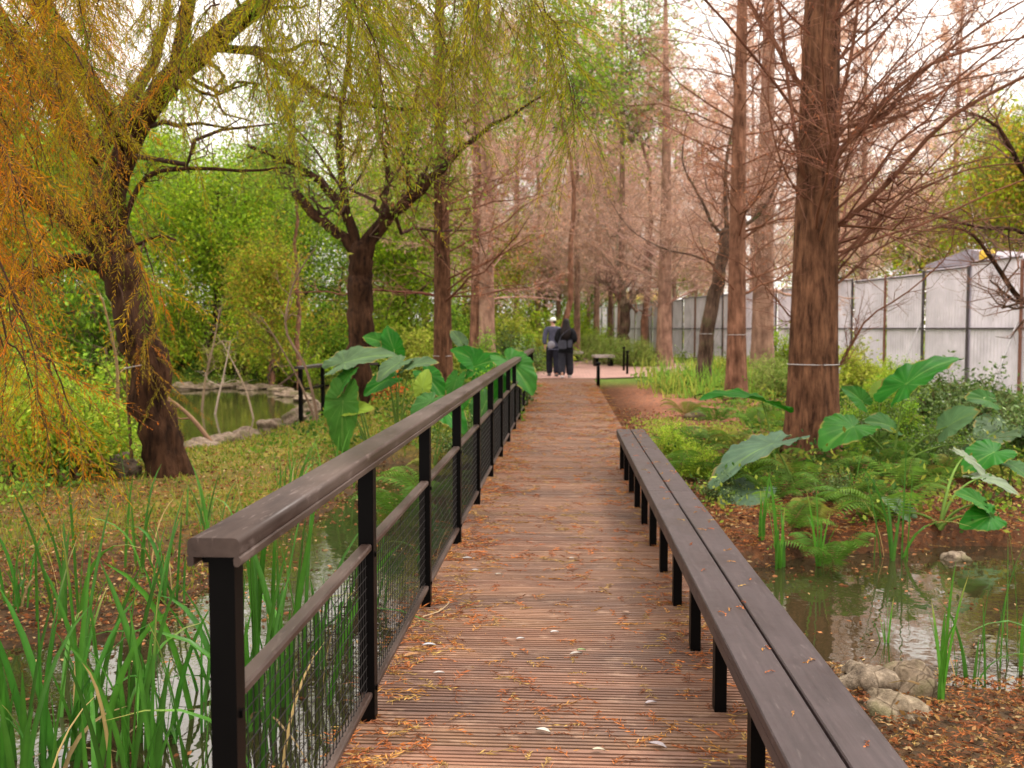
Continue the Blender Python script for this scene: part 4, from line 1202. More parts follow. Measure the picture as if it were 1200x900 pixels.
# ------------------------------------------------------------------ ferns
def fern(name, L, n, seed, col):
    r = np.random.default_rng(seed); root = empty(name); mb = MB()
    K = 10; t = np.linspace(0, 1, K)[None, :, None]
    a = r.uniform(0, 6.28, n); h = np.stack([np.cos(a), np.sin(a), np.zeros(n)], 1)[:, None]
    l = r.uniform(.65, 1.15, n)[:, None, None] * L; e = r.uniform(.75, 1.4, n)[:, None, None]
    P = h * l * t * np.cos(e * .6) + np.array([0, 0, 1.]) * l * (np.sin(e) * t * 1.1 - .62 * t ** 2.6)
    tubes(mb, P, np.tile(np.linspace(.003, .001, K), (n, 1)), 3, (.20, .16, .05))
    m = 19; s = np.linspace(.14, .98, m); f = s * (K - 1); i = np.minimum(f.astype(int), K - 2); w_ = (f - i)[None, :, None]
    C = P[:, i] * (1 - w_) + P[:, i + 1] * w_; T = nrm(P[:, i + 1] - P[:, i])
    side = nrm(np.cross(T, np.array([0, 0, 1.]) + h * .01))
    up = nrm(np.cross(side, T))
    pl = (np.sin(np.pi * np.clip(s * .9 + .08, 0, 1)) ** .8 * L * .26)[None, :] * np.ones((n, 1))
    for sg in (-1, 1):
        D = nrm(side * sg + T * .35 - up * .15); l_ = pl[..., None]; w2 = L * .0125
        N_t = n * m
        v0 = C; v1 = C + D * l_ * .35 + T * w2 + up * .005; v2 = C + D * l_ - up * l_ * .12; v3 = C + D * l_ * .35 - T * w2
        V = np.stack([v0, v1, v2, v3], 2).reshape(-1, 3); q = np.arange(N_t)[:, None] * 4 + np.array([0, 1, 2, 3])
        cc = np.repeat(jit(col, n, .3, r), m, 0); cc = cc * r.uniform(.85, 1.15, (N_t, 1))
        mb.add(V, q, col=np.repeat(cc, 4, 0))
    mb.build('fronds', M['leaf'], root)
    return root
fp = [fern('fern', .68, 9, 401, (.09, .18, .02)), fern('fern', .60, 10, 402, (.08, .17, .02)), fern('fern', .62, 8, 403, (.19, .20, .035))]
fspots = [(945, 575), (905, 590), (870, 560), (985, 590), (1010, 600), (960, 610), (925, 620), (1030, 560), (890, 540), (850, 530), (835, 560), (1000, 560), (1060, 575), (975, 640),
          (1020, 640), (915, 555), (840, 500), (805, 495), (870, 500), (1075, 545), (940, 640), (1045, 615), (820, 530), (1090, 560), (785, 470), (905, 500), (1130, 560), (500, 570), (470, 590), (520, 545)]
fspots = fspots[:30]
where = ['right at the foot of the thickest trunk', 'left of the trunk foot, over the drooping grey leaf', 'under the drooping grey leaf', 'right of the thickest trunk foot', 'right of the trunk, by the tall blades',
         'in front of the thickest trunk', 'in front and left of the thickest trunk', 'behind the tall blades right of the trunk', 'beside the dark flat leaf stalk', 'nearest the bench among yellow-green plants', 'at the bench edge below the grey leaf',
         'touching the right side of the trunk', 'farther right, before the pale leaves', 'at the near edge of the pool bank, centre', 'at the pool edge right of the tall blades', 'in the shade of the flat dark leaf', 'beside the far end of the bench', 'on the red soil past the bench end',
         'left of the slim trunk line, low and yellow', 'between two pale leaves behind the pool', 'at the pool edge left of the blades', 'overhanging the pool, right of the blades', 'close to the bench, middle of the bed', 'under the large raised leaf', 'smallest on the red soil', 'behind the flat dark leaf', 'at the far side of the pool near the right edge',
         'behind the third railing post, by the water', 'at the water behind the second railing bay', 'under the big leaves behind the railing']
for i, ((px, py), wd) in enumerate(zip(fspots, where)):
    if i in (11, 14, 20): continue
    p = atz(px, py, -.25); x, y = p[0], p[1]; first = i < 3
    o = place(fp[i % 3], (x, y, max(G(x, y), WZ)), rng.uniform(0, 6.28), rng.uniform(.75, 1.15), 'arching green fern ' + wd, 'ferns', first); o['category'] = 'fern'

rows = [('level with the foot of the thickest trunk', 11.2, 1.3, 5.6), ('just behind the thickest trunk', 13.2, 1.6, 6.5), ('before the dark glossy shrubs', 15.0, 2.2, 8.0)]
onm = ['nearest the bench', 'second from the bench', 'third from the bench', 'fourth from the bench', 'fifth from the bench', 'sixth from the bench', 'farthest from the bench']
for j, (rt, yy, xa, xb) in enumerate(rows):
    for i in range(7):
        x = xa + (xb - xa) * i / 6 + rng.normal() * .1; y = yy + rng.normal() * .25
        if abs(x - tx) < .45 and abs(y - ty) < .4: y -= .6
        o = place(fp[(i + j) % 3], (x, y, max(G(x, y), WZ)), rng.uniform(0, 6.28), rng.uniform(.8, 1.35), 'fern in the row ' + rt + ', ' + onm[i], 'ferns'); o['category'] = 'fern'

# ------------------------------------------------------------------ iris clumps
def blades(mb, n, H, spread, r, col=(.10, .28, .03), wid=.012, bend=.35, K=9, lean=.18):
    a = r.uniform(0, 6.28, n); h = np.stack([np.cos(a), np.sin(a), np.zeros(n)], 1)
    B = np.c_[r.normal(size=(n, 2)) * spread, np.full(n, -.12)]
    l = H * r.uniform(.5, 1.1, n); t = np.linspace(0, 1, K)
    bd = np.abs(r.normal(size=n)) * bend; bd = np.where(r.random(n) < .16, bd + .9, bd)
    ln = r.uniform(0, lean, n)
    P = B[:, None] + np.array([0, 0, 1.]) * (l[:, None] * (t - bd[:, None] * .42 * t ** 3.2))[..., None] + h[:, None] * (l[:, None] * (ln[:, None] * t + bd[:, None] * .5 * t ** 2.6))[..., None]
    T = nrm(np.gradient(P, axis=1)); az = r.uniform(0, 6.28, n)
    S = np.stack([np.cos(az), np.sin(az), np.zeros(n)], 1)[:, None]; S = nrm(S - (S * T).sum(-1, keepdims=True) * T); Nn = np.cross(T, S)
    w_ = wid * r.uniform(.7, 1.3, n)[:, None, None] * (np.minimum(1, .55 + t * 2) * (1 - t ** 4) ** .8 + .01)[None, :, None]
    V = np.stack([P - S * w_, P + Nn * w_ * .35, P + S * w_], 2).reshape(-1, 3)
    i = np.arange(n)[:, None, None] * K * 3 + np.arange(K - 1)[None, :, None] * 3 + np.array([0, 1])[None, None]
    q = np.stack([i, i + 1, i + 4, i + 3], -1).reshape(-1, 4)
    c = np.repeat(jit(col, n, .35, r), K * 3, 0).reshape(n, K, 3, 3)
    tipy = np.clip((t - .8) / .2, 0, 1)[None, :, None, None] * (r.random(n) < .25)[:, None, None, None]
    c = c * (1 - tipy) + np.array([.35, .26, .08]) * tipy
    c = c * (1 + .25 * np.array([0, 1, 0]))[None, None, :, None]
    mb.add(V, q, col=c.reshape(-1, 3))
def iris(n, H, seed, col=(.085, .27, .025), wid=.012, spread=.07, bend=.3, lean=.18):
    r = np.random.default_rng(seed); mb = MB(); blades(mb, n, H, spread, r, col, wid, bend, lean=lean)
    nd = max(1, n // 8); blades(mb, nd, H * .7, spread, r, (.38, .28, .12), wid * .7, .8)
    o = mb.build('iris_clump', M['glossleaf']); return o
ip = [iris(13, 1.15, 501, (.045, .145, .015), .0125, .09, .25), iris(10, .95, 502, (.04, .135, .017), .012, .07, .4), iris(8, 1.2, 503, (.05, .155, .017), .013, .06, .2), iris(18, .7, 504, (.07, .19, .025), .009, .09, .35), iris(6, 1.1, 505, (.07, .22, .02), .0135, .03, .25)]
isp0 = [  # px, py of the foot, z, proto, scale, text
    (130, 880, 0, .85, 'tall iris clump in the water at the bottom left, in the middle of its row'),
    (165, 900, 2, .9, 'upright iris clump at the bottom left, nearest to the first railing post'),
    (60, 900, 1, .95, 'arching iris clump at the bottom left corner'),
    (5, 905, 0, .8, 'iris clump cut by the bottom left corner'),
    (105, 840, 2, .8, 'slender iris clump behind the bottom left ones'),
    (200, 860, 1, .75, 'iris clump with bent blades beside the first railing post'),
    (145, 950, 0, .7, 'iris clump cut by the bottom edge of the photo'),
    (25, 960, 2, .8, 'iris clump at the bottom edge near the left corner'),
    (235, 930, 3, .7, 'short grassy clump at the foot of the first railing post'),
    (285, 845, 0, .95, 'dense iris clump just right of the first railing post'),
    (315, 850, 2, .95, 'tall upright iris clump behind the first wire mesh bay'),
    (345, 815, 0, .9, 'iris clump behind the middle of the first bay'),
    (375, 790, 2, .85, 'iris clump just left of the second railing post'),
    (300, 900, 2, .8, 'nearest iris clump behind the first wire mesh bay'),
    (260, 810, 1, .8, 'iris clump partly hidden by the first railing post'),
    (395, 740, 1, .55, 'low iris clump by the second railing post'),
    (75, 735, 2, .70, 'lone iris clump on the leaf covered bank at the left'),
    (195, 690, 1, .62, 'iris clump at the shore left of the handrail end'),
    (165, 660, 2, .60, 'tall thin iris clump on the mossy bank'),
    (245, 620, 3, .70, 'short iris clump on the mossy bank above the handrail'),
    (345, 575, 3, .8, 'short iris clump on the bank in front of the forked tree'),
    (395, 560, 3, .8, 'iris clump left of the forked tree, under the big leaves'),
    (20, 700, 1, .7, 'iris clump at the left edge on the leaf covered bank'),
    (440, 690, 2, .6, 'single iris clump in the channel behind the second bay'),
    (500, 640, 2, .62, 'thin iris clump in the channel behind the third bay'),
    (545, 590, 3, .9, 'grassy clump in the channel behind the fourth bay'),
    (918, 665, 4, .62, 'upright blades beside the bench at the near pool bank'),
    (960, 662, 4, .58, 'short upright blades left of the pool, second from the bench'),
    (1045, 655, 2, .70, 'tall blades standing at the far edge of the pool'),
    (1100, 840, 4, .62, 'two-bladed clump in the pool right of the boulders'),
    (1135, 800, 2, .6, 'slender blades in the pool, right of the boulders'),
    (1205, 780, 0, .8, 'tall blades cut by the right edge beside the pool'),
    (1040, 755, 4, .40, 'few short blades in the middle of the pool'),
    (890, 655, 4, .4, 'small blades hidden behind the bench edge'),
    (1000, 600, 3, .6, 'grassy clump among ferns right of the thickest trunk'),
]
isp = [(a, b, k, s * (1.32 if i < 16 else 1.45 if i < 22 else 1.1 if px < 880 or py > 700 else 1.45), l) for i, (a, b, k, s, l) in enumerate(isp0) for px, py in [(a, b)]]
for i, (px, py, k, s, lab) in enumerate(isp):
    p = atz(px, py, WZ if py > 700 or px > 880 else -.3); x, y = p[0], p[1]
    first = not ip[k].get('used'); ip[k]['used'] = 1
    o = ip[k] if first else ip[k].copy()
    if not first: COL.objects.link(o)
    if 'used' in o and not first: del o['used']
    o.location = (x, y, min(max(G(x, y), -.55), 5)); o.rotation_euler = (0, 0, rng.uniform(0, 6.28)); o.scale = (s,) * 3
    tag(o, lab, 'plant', 'iris clumps along the water')
for o in ip:
    if 'used' in o: del o['used']

# ------------------------------------------------------------------ low cover as stuff
def scatter_ok(x, y, zmin=-.40):
    z = gz(x, y); dk = (x > -1.0) & (x < 1.0) & (y < 29)
    pv = (y > 28) & (y < 60) & (x > -1.35) & (x < 1.3 + np.clip(41.5 - y, 0, 12) * .5)
    return (z > zmin) & ~dk & ~pv, z
def ground_leaves():
    mb = MB()
    n = 85000; d = 3 + 16 * rng.random(n) ** 1.3; ax = rng.uniform(-.62, .58, n); x = ax * d; y = d
    ok, z = scatter_ok(x, y, -.45); x, y, z = x[ok], y[ok], z[ok]; n = len(x)
    kp = (x > 0) | (y < 7.5) | (rng.random(n) < .4); x, y, z = x[kp], y[kp], z[kp]; n = len(x)
    C = np.c_[x, y, z + .012 + rng.random(n) * .02]
    D = nrm(np.c_[rng.normal(size=(n, 2)), rng.normal(size=n) * .18])
    pal = np.array([(.24, .08, .03), (.14, .055, .03), (.32, .17, .07), (.08, .045, .025), (.36, .25, .12), (.26, .10, .04)])
    c = pal[rng.integers(0, 6, n)] * rng.uniform(.6, 1.3, (n, 1))
    leaves(mb, C, D, rng.uniform(.025, .06, n) * np.clip(.45 + y * .07, .5, 1.2), rng.uniform(.005, .013, n) * np.clip(.45 + y * .07, .5, 1.2), c, fold=.6)
    return tag(mb.build('leaf_litter', M['litter']), kind='stuff')
ground_leaves()
def floating():
    mb = MB(); n = 15000; x = rng.uniform(-6, 6, n); y = rng.uniform(2.2, 13, n); z = gz(x, y)
    dn = .5 + .5 * nz2(x * 2.3, y * 2.3)
    ok = (z < WZ) & (rng.random(n) < np.clip(ss(-.85, -.43, z) * 2.2 + dn * .75 - .12, 0, 1)) & ~((x > -1) & (x < 1))
    x, y = x[ok], y[ok]; n = len(x)
    C = np.c_[x, y, np.full(n, WZ + .004)]; D = np.c_[rng.normal(size=(n, 2)), np.zeros(n)]
    pal = np.array([(.34, .13, .06), (.25, .11, .05), (.45, .30, .14), (.40, .17, .07)])
    leaves(mb, C, D, rng.uniform(.02, .06, n), rng.uniform(.004, .011, n), pal[rng.integers(0, 4, n)] * rng.uniform(.6, 1.2, (n, 1)), fold=.1)
    tag(mb.build('floating_leaf_litter', M['litter']), kind='stuff')
floating()
def moss_tufts():
    mb = MB(); n = 60000; d = 6.2 + 26 * rng.random(n) ** 1.2; x = -rng.uniform(.06, .62, n) * d; y = d
    ok, z = scatter_ok(x, y); m = .5 + .5 * nz2(x * 1.0, y * 1.0, .9); ok &= rng.random(n) < m * 1.1 + ss(11, 15, y) * .4
    x, y, z = x[ok], y[ok], z[ok]; n = len(x)
    D = nrm(np.c_[rng.normal(size=(n, 2)) * .6, np.ones(n)])
    pal = np.array([(.24, .27, .03), (.16, .22, .03), (.32, .27, .05), (.11, .18, .02)])
    leaves(mb, np.c_[x, y, z - .01], D, rng.uniform(.03, .08, n) * (1 + y / 30), .006 * (1 + y / 20), pal[rng.integers(0, 4, n)], fold=.2)
    tag(mb.build('moss_and_short_grass', M['leaf']), kind='stuff')
moss_tufts()
def ground_cover():
    mb = MB(); r = rng
    def patch(nc, xr, yr, hh, size, pal, nl=26, sp=.13, cond=None):
        x = r.uniform(*xr, nc); y = r.uniform(*yr, nc); ok, z = scatter_ok(x, y, -.36)
        if cond is not None: ok &= cond(x, y)
        x, y, z = x[ok], y[ok], z[ok]; nc = len(x)
        k = np.repeat(np.arange(nc), nl); n = len(k)
        h = np.abs(r.normal(size=n)) * hh * np.repeat(r.uniform(.4, 1.2, nc), nl)
        C = np.c_[x[k] + r.normal(size=n) * sp, y[k] + r.normal(size=n) * sp, z[k] + h]
        D = nrm(r.normal(size=(n, 3)) + [0, 0, .1]); pal = np.array(pal)
        c = pal[r.integers(0, len(pal), nc)][k] * r.uniform(.7, 1.3, (n, 1))
        leaves(mb, C, D, r.uniform(.6, 1.3, n) * size, size * .27, c)
    P = [(.07, .15, .015), (.14, .24, .025), (.04, .10, .015), (.22, .25, .035)]
    patch(430, (2.6, 10.5), (8.8, 20), .22, .085, P)
    patch(130, (1.1, 5.4), (8.3, 13.5), .17, .06, P + [(.34, .36, .06), (.3, .38, .05)], cond=lambda x, y: r.random(len(x)) < .85)
    patch(90, (1.1, 3.2), (13, 17), .07, .06, [(.30, .36, .05), (.22, .32, .05)])
    patch(240, (2.6, 11), (17, 27), .14, .09, P + [(.34, .38, .06)])
    patch(30, (1.6, 4), (3.6, 5.4), .05, .035, [(.2, .33, .05), (.3, .16, .05)], 18, .06)
    patch(200, (-8.5, -4.9), (8.8, 13.0), .14, .07, [(.16, .28, .03), (.24, .36, .04), (.10, .20, .03)], cond=lambda x, y: x < -4.9 - (12.5 - y) * .15)
    patch(220, (-4.3, -1.1), (12.8, 27), .14, .09, P)
    patch(160, (-6, -1.6), (27, 45), .3, .13, P + [(.34, .40, .06)])
    patch(240, (-16, -5), (31, 36), .3, .13, P + [(.34, .40, .06)])
    patch(300, (2.0, 14), (27, 50), .22, .13, [(.26, .36, .05), (.34, .42, .08), (.18, .28, .04)])
    mb2 = MB()
    tag(mb.build('ground_cover', M['leaf']), kind='stuff')
    # tall grass bed right of the far end of the bench
    g = MB()
    n = 190
    for k in range(n):
        Y = r.uniform(21, 34); p = at(r.uniform(752, 905), 400, Y); x, y = p[0], Y
        if x < 1.4 + max(0, (y - 28)) * .55: continue
        if x < 2.4 + max(0, (y - 28)) * .55 and r.random() < .6: continue
        m = MB(); blades(m, 22, r.uniform(.35, .95), .2, r, (.20, .36, .05) if r.random() < .7 else (.36, .40, .07), .014, .4, 6)
        V = m.v[0] + np.array([x, y, G(x, y)]); g.add(V, m.q[0], col=m.c[0])
    tag(g.build('tall_grass', M['leaf']), kind='stuff')
ground_cover()

# ------------------------------------------------------------------ litter on the deck and bench
def sprigs(name, X, Y, Z, Ls, cols, K=4, nl=9):
    mb = MB(); n = len(X); a = rng.uniform(0, 6.28, n); D = np.stack([np.cos(a), np.sin(a), np.zeros(n)], 1)
    side = np.stack([-np.sin(a), np.cos(a), np.zeros(n)], 1)
    t = np.linspace(0, 1, K)[None, :, None]; cv = rng.normal(size=(n, 1, 1)) * .35
    P = np.c_[X, Y, Z][:, None] + D[:, None] * Ls[:, None, None] * t + side[:, None] * cv * Ls[:, None, None] * t ** 2 + np.array([0, 0, 1.]) * .008 * np.sin(t * 3.1) * rng.random((n, 1, 1))
    tubes(mb, P, np.full((n, K), .0011), 3, cols * .7)
    s = np.linspace(.05, 1, nl) * (K - 1); i = np.minimum(s.astype(int), K - 2); w_ = (s - i)[None, :, None]
    C = P[:, i] * (1 - w_) + P[:, i + 1] * w_; T = nrm(P[:, i + 1] - P[:, i])
    sd = np.cross(T, [0, 0, 1.]) * np.where(np.arange(nl) % 2, 1, -1)[None, :, None]
    Dn = nrm(T + sd * .8 + rng.normal(size=(n, nl, 3)) * [.25, .25, .12] + [0, 0, .06])
    leaves(mb, C.reshape(-1, 3), Dn.reshape(-1, 3), np.repeat(Ls, nl) * .30 * rng.uniform(.6, 1.2, n * nl), .0026, np.repeat(cols, nl, 0) * rng.uniform(.75, 1.2, (n * nl, 1)))
    return mb
n = 5200
y = 2.3 + 24 * rng.random(n) ** 1.6
u = rng.random(n); e = rng.random(n) ** 2.2
x = np.where(u < .36, -.76 + .32 * e, np.where(u < .62, .82 - .36 * e, rng.uniform(-.75, .82, n)))
cl = .5 + .5 * nz2(x * 4, y * 3.1); k = rng.random(n) < cl * 1.1 + .15; x, y = x[k], y[k]; n = len(x)
pal = np.array([(.52, .17, .05), (.40, .13, .05), (.52, .25, .07), (.44, .28, .09), (.26, .10, .05)])
mb = sprigs('s', x, y, np.full(n, .004), rng.uniform(.04, .13, n) * (1 + y * .04), pal[rng.integers(0, 5, n)] * rng.uniform(.7, 1.1, (n, 1)))
nn = 1500; yy = 2.3 + 20 * rng.random(nn) ** 1.6; xx = rng.uniform(-.75, .82, nn)
leaves(mb, np.c_[xx, yy, np.full(nn, .005)], np.c_[rng.normal(size=(nn, 2)), np.zeros(nn)], rng.uniform(.008, .03, nn), .002, pal[rng.integers(0, 5, nn)])
tag(mb.build('fallen_needle_litter', M['litter']), kind='stuff')
n = 5200; xg = rng.uniform(1.0, 4.6, n); yg = rng.uniform(3.0, 9.5, n); okg, zg = scatter_ok(xg, yg, -.5); okg &= (zg > WZ - .03); xg, yg, zg = xg[okg], yg[okg], zg[okg]; n = len(xg)
mb = sprigs('s', xg, yg, np.maximum(zg, WZ) + .025, rng.uniform(.05, .13, n), pal[rng.integers(0, 5, n)] * rng.uniform(.5, 1.0, (n, 1)), nl=8)
n2_ = 2600; xg = rng.uniform(-4.5, -1.2, n2_); yg = rng.uniform(4.0, 11, n2_); okg, zg = scatter_ok(xg, yg, -.5); okg &= (zg > WZ - .02); xg, yg, zg = xg[okg], yg[okg], zg[okg]; n = len(xg)
mb3 = sprigs('s', xg, yg, np.maximum(zg, WZ) + .02, rng.uniform(.05, .12, n), pal[rng.integers(0, 5, n)] * rng.uniform(.4, .8, (n, 1)), nl=6)
for a_, b_, c_ in zip(mb3.v, mb3.q, mb3.c): pass
tag(mb.build('needle_litter_by_the_pool', M['litter']), kind='stuff'); tag(mb3.build('needle_litter_on_the_left_bank', M['litter']), kind='stuff')
n = 70; yb = 2.2 + 8 * rng.random(n); xb = .545 + rng.uniform(.01, .27, n)
mb = sprigs('s', xb, yb, np.full(n, .4035), rng.uniform(.02, .055, n), pal[rng.integers(0, 4, n)] * 1.1, nl=6)
tag(mb.build('needle_litter_on_bench', M['litter']), kind='stuff')

M['paleleaf'] = plain('pale_leaf', (1, 1, 1), .5, useattr=True)
lls = [(668, 768, .07, (.42, .37, .32), 'pale willow-shaped leaf lying on the boards near the bottom centre'), (580, 674, .055, (.5, .45, .36), 'narrow buff leaf lying mid-deck at left'),
       (495, 757, .08, (.62, .62, .66), 'broad silvery leaf on the boards left of centre'), (628, 856, .075, (.72, .68, .58), 'whitish leaf nearest the bottom of the deck'),
       (760, 872, .09, (.42, .36, .38), 'large grey-mauve leaf at the bottom of the deck'), (886 - 192, 880, .055, (.66, .58, .42), 'small yellow-white leaf at the bottom centre of the deck'),
       (756, 826, .06, (.45, .38, .40), 'grey curled leaf on the right half of the deck'), (605, 750, .05, (.6, .6, .6), 'small silver leaf in the middle of the deck'),
       (645, 742, .05, (.7, .68, .68), 'small white leaf right of the deck middle'), (729, 718, .06, (.48, .30, .2), 'upright brown leaf on the boards before the bench legs'),
       (542, 655, .08, (.6, .58, .58), 'pale leaf close to the third railing post'), (553, 669, .05, (.7, .66, .66), 'tiny white leaf close to the third railing post'),
       (508, 790, .06, (.66, .58, .55), 'pinkish white leaf on the left half of the deck'), (676, 763, .05, (.25, .38, .12), 'small green leaf on the boards, centre right'),
       (473, 771, .10, (.5, .24, .08), 'large orange-brown leaf next to the second railing post'), (667, 655, .04, (.75, .7, .66), 'tiny pale leaf far down the deck')]
for px, py, L, c, lab in lls:
    L *= .8
    p = atz(px, py, .004); mb = MB(); a = rng.uniform(-.7, .7)
    K = 7; t = np.linspace(0, 1, K); d = np.array([math.cos(a), math.sin(a)]); s_ = np.array([-d[1], d[0]])
    wv = L * .17 * np.sin(np.pi * t ** .8) + .0004
    V = []
    for j in range(K):
        cx = d * L * t[j] + s_ * .12 * L * math.sin(3 * t[j])
        zc = .003 + .10 * L * math.sin(t[j] * 3.1) * .6
        for q_, zz in ((-1, .004), (0, 0), (1, .005)): V.append([*(cx + s_ * wv[j] * q_), zc + zz])
    q = [[j * 3 + m_, j * 3 + m_ + 1, j * 3 + m_ + 4, j * 3 + m_ + 3] for j in range(K - 1) for m_ in (0, 1)]
    mb.add(V, q, col=np.array(c) * .6); o = mb.build('fallen_leaf', M['paleleaf']); o.location = (p[0], p[1], .004); tag(o, lab, 'leaf', 'single pale leaves on the boards')
# a bent twig lying by the third post
p = atz(515, 715, .01); mb = MB()
tubes(mb, smooth_path([[-.07, -.12, .006], [.0, -.03, .008], [.035, .06, .02], [.03, .16, .008]], 10), np.linspace(.004, .002, 10), 6, (.36, .26, .16))
tag(mb.build('twig', M['twig'], loc=(p[0], p[1], .004)), 'pale curved twig lying on the boards by the railing', 'twig')

# ------------------------------------------------------------------ rocks
def rock(name, sx, sy, sz, seed, col=(1, 1, 1)):
    r = np.random.default_rng(seed); nu, nv = 28, 18
    ph = r.uniform(0, 6.28, (8,)); V = []
    for j in range(nv + 1):
        b = np.pi * j / nv
        for i in range(nu):
            a = 2 * np.pi * i / nu; d = np.array([math.sin(b) * math.cos(a), math.sin(b) * math.sin(a), math.cos(b)])
            k = 1 + .13 * math.sin(2.3 * d[0] * 2 + ph[0]) + .11 * math.sin(3.7 * d[1] * 2 + ph[1]) + .09 * math.sin(5 * d[2] + ph[2] + 3 * d[0]) + .035 * math.sin(11 * d[0] + ph[3]) * math.sin(9 * d[1] + ph[4]) + .02 * math.sin(23 * d[2] + ph[5] + 17 * d[1])
            k *= 1 - .12 * max(0, abs(d[0] + .4 * d[2]) - .7) / .3
            k += .03 * math.sin(31 * d[0] + 5 * d[1] + ph[6]) * math.sin(27 * d[1] - 13 * d[2]); V.append(d * k * [sx, sy, sz])
    q = [[j * nu + i, (j + 1) * nu + i, (j + 1) * nu + (i + 1) % nu, j * nu + (i + 1) % nu] for j in range(nv) for i in range(nu)]
    mb = MB(); mb.add(V, q, col=col); return mb.build(name, M['rock'])
def putrock(px, py, z, s, seed, lab, col=(1, 1, 1), grp=None):
    p = atz(px, py, z); o = rock('boulder', *s, seed, col); o.location = (p[0], p[1], z); o.rotation_euler = (0, 0, seed * 1.7); tag(o, lab, 'rock', grp)
putrock(1012, 806, WZ + .05, (.19, .15, .13), 1, 'buff boulder nearest the bench at the pool edge')
putrock(1066, 812, WZ + .05, (.17, .15, .14), 2, 'rounded grey-buff boulder right of the other two at the pool edge', (.95, .92, .88))
putrock(1045, 842, WZ + .03, (.20, .13, .12), 3, 'flat buff boulder in front of the pair at the pool edge', (1.05, 1, .95))
putrock(1120, 655, WZ, (.12, .1, .06), 4, 'whitish stone in the middle of the pool', (1.3, 1.3, 1.3))
putrock(765, 476, -.16, (.22, .16, .09), 5, 'small grey stone on the red soil past the bench', (.7, .7, .7))
putrock(815, 490, -.16, (.30, .2, .12), 6, 'mossy stone at the edge of the red soil', (.45, .42, .3))
putrock(145, 550, -.2, (.22, .2, .17), 7, 'grey stone by the foot of the dark leaning trunk', (.55, .5, .5))
r_ = np.random.default_rng(5); txts = ['by the leaning trunk', 'second from the leaning trunk', 'below the pond bend', 'under the bare stems', 'beneath the lookout railing', 'at the lookout post']
nearst = [(232, 527), (262, 520), (290, 512), (318, 500), (345, 490), (368, 478)]
for i, (px, py) in enumerate(nearst): putrock(px, py, WZ + .06, (r_.uniform(.25, .45), r_.uniform(.2, .35), .16), 20 + i, 'grey shore stone on the near pond shore ' + txts[i], (.8, .75, .75), 'stones round the pond')
far = [(215, 452), (230, 455), (247, 451), (262, 453), (280, 452), (297, 455), (312, 454), (328, 458), (343, 463), (356, 468)]
nm = ['closest to the leaning trunk', 'second from the leaning trunk', 'third from the leaning trunk', 'fourth from the leaning trunk', 'left of the far shore middle', 'right of the far shore middle', 'below the yellow-green shrub', 'left of the shore bend', 'at the shore bend', 'just left of the lookout post']
for i, (px, py) in enumerate(far): putrock(px, py, WZ + .04, (r_.uniform(.3, .6), r_.uniform(.25, .4), .11), 40 + i, 'pale pinkish stone on the far pond shore, ' + nm[i], (1.05, .95, .95), 'stones round the pond')

# ------------------------------------------------------------------ bare saplings on the left
def sapling(pts, Y, r0, lab, seed, col=(.16, .10, .06), n2=6):
    b = at(*pts[0][:2], Y); o3 = np.array([b[0], Y, G(b[0], Y)])
    root = empty('bare_sapling', tuple(o3)); tag(root, lab, 'sapling', 'bare stems on the left bank')
    P = smooth_path([at(a, c, Y + d) - o3 for a, c, d in pts], 16)
    P[0, 2] = -.1
    mb = MB(); rr = np.linspace(r0, r0 * .35, 16); tubes(mb, P, rr, 7, col); mb.build('stem', M['twig'], root)
    r = np.random.default_rng(seed); P2, R2 = spawn(P[None], rr[None], n2, .3, 1, .15, .4, .6, 5, .5, .1, .4, r, 0, .003); P3, R3 = spawn(P2, R2, 4, .3, 1, .3, .6, .6, 3, .6, 0, .3, r, 0, .002)
    mb = MB(); tubes(mb, P2, R2, 4, col); tubes(mb, P3, R3, 3, col); mb.build('twigs', M['twig'], root)
sapling([(92, 565, 0), (72, 480, -.1), (48, 400, -.2), (35, 340, -.2)], 10.8, .025, 'dark bare stem leaning left in front of the bright green shrub', 1, (.10, .05, .03))
sapling([(85, 565, 0), (40, 535, -.2), (0, 508, -.4), (-60, 470, -.6)], 10.8, .03, 'low bare stem slanting out of the left edge', 2, (.2, .1, .06))
sapling([(155, 545, 0), (150, 470, 0), (148, 390, 0), (146, 330, 0)], 11.2, .022, 'thin upright stem just left of the leaning trunk', 3, (.16, .09, .05))
sapling([(140, 545, 0), (138, 480, .1), (136, 420, .1), (120, 350, 0)], 11.6, .03, 'pale upright stem second left of the leaning trunk', 4, (.30, .20, .10))
sapling([(250, 522, 0), (225, 490, 0), (195, 465, 0), (170, 450, 0)], 14.5, .04, 'brown stick slanting from the pond shore to the leaning trunk', 5, (.22, .13, .08))
sapling([(372, 487, 0), (358, 430, 0), (335, 385, 0), (345, 330, .2), (370, 290, .3)], 18.5, .032, 'leaning bare sapling at the pond in front of the lookout railing', 6, (.20, .13, .09), 9)
sapling([(368, 488, 0), (350, 445, 0), (325, 400, 0), (305, 370, 0)], 18.7, .025, 'thinner bare sapling crossing the leaning one at the pond', 7, (.18, .12, .08), 8)
sapling([(248, 510, 0), (255, 470, .1), (262, 440, .2), (270, 400, .3)], 21, .03, 'pale dead stem standing in the pond', 8, (.36, .28, .22))
sapling([(300, 505, 0), (292, 470, 0), (283, 445, 0), (260, 400, 0)], 20, .025, 'second pale dead stem standing in the pond, leaning left', 9, (.34, .25, .18))
sapling([(235, 505, 0), (240, 450, 0), (250, 405, 0), (258, 360, 0)], 22, .035, 'thin twiggy stem in the pond next to the leaning trunk', 10, (.24, .17, .11), 10)
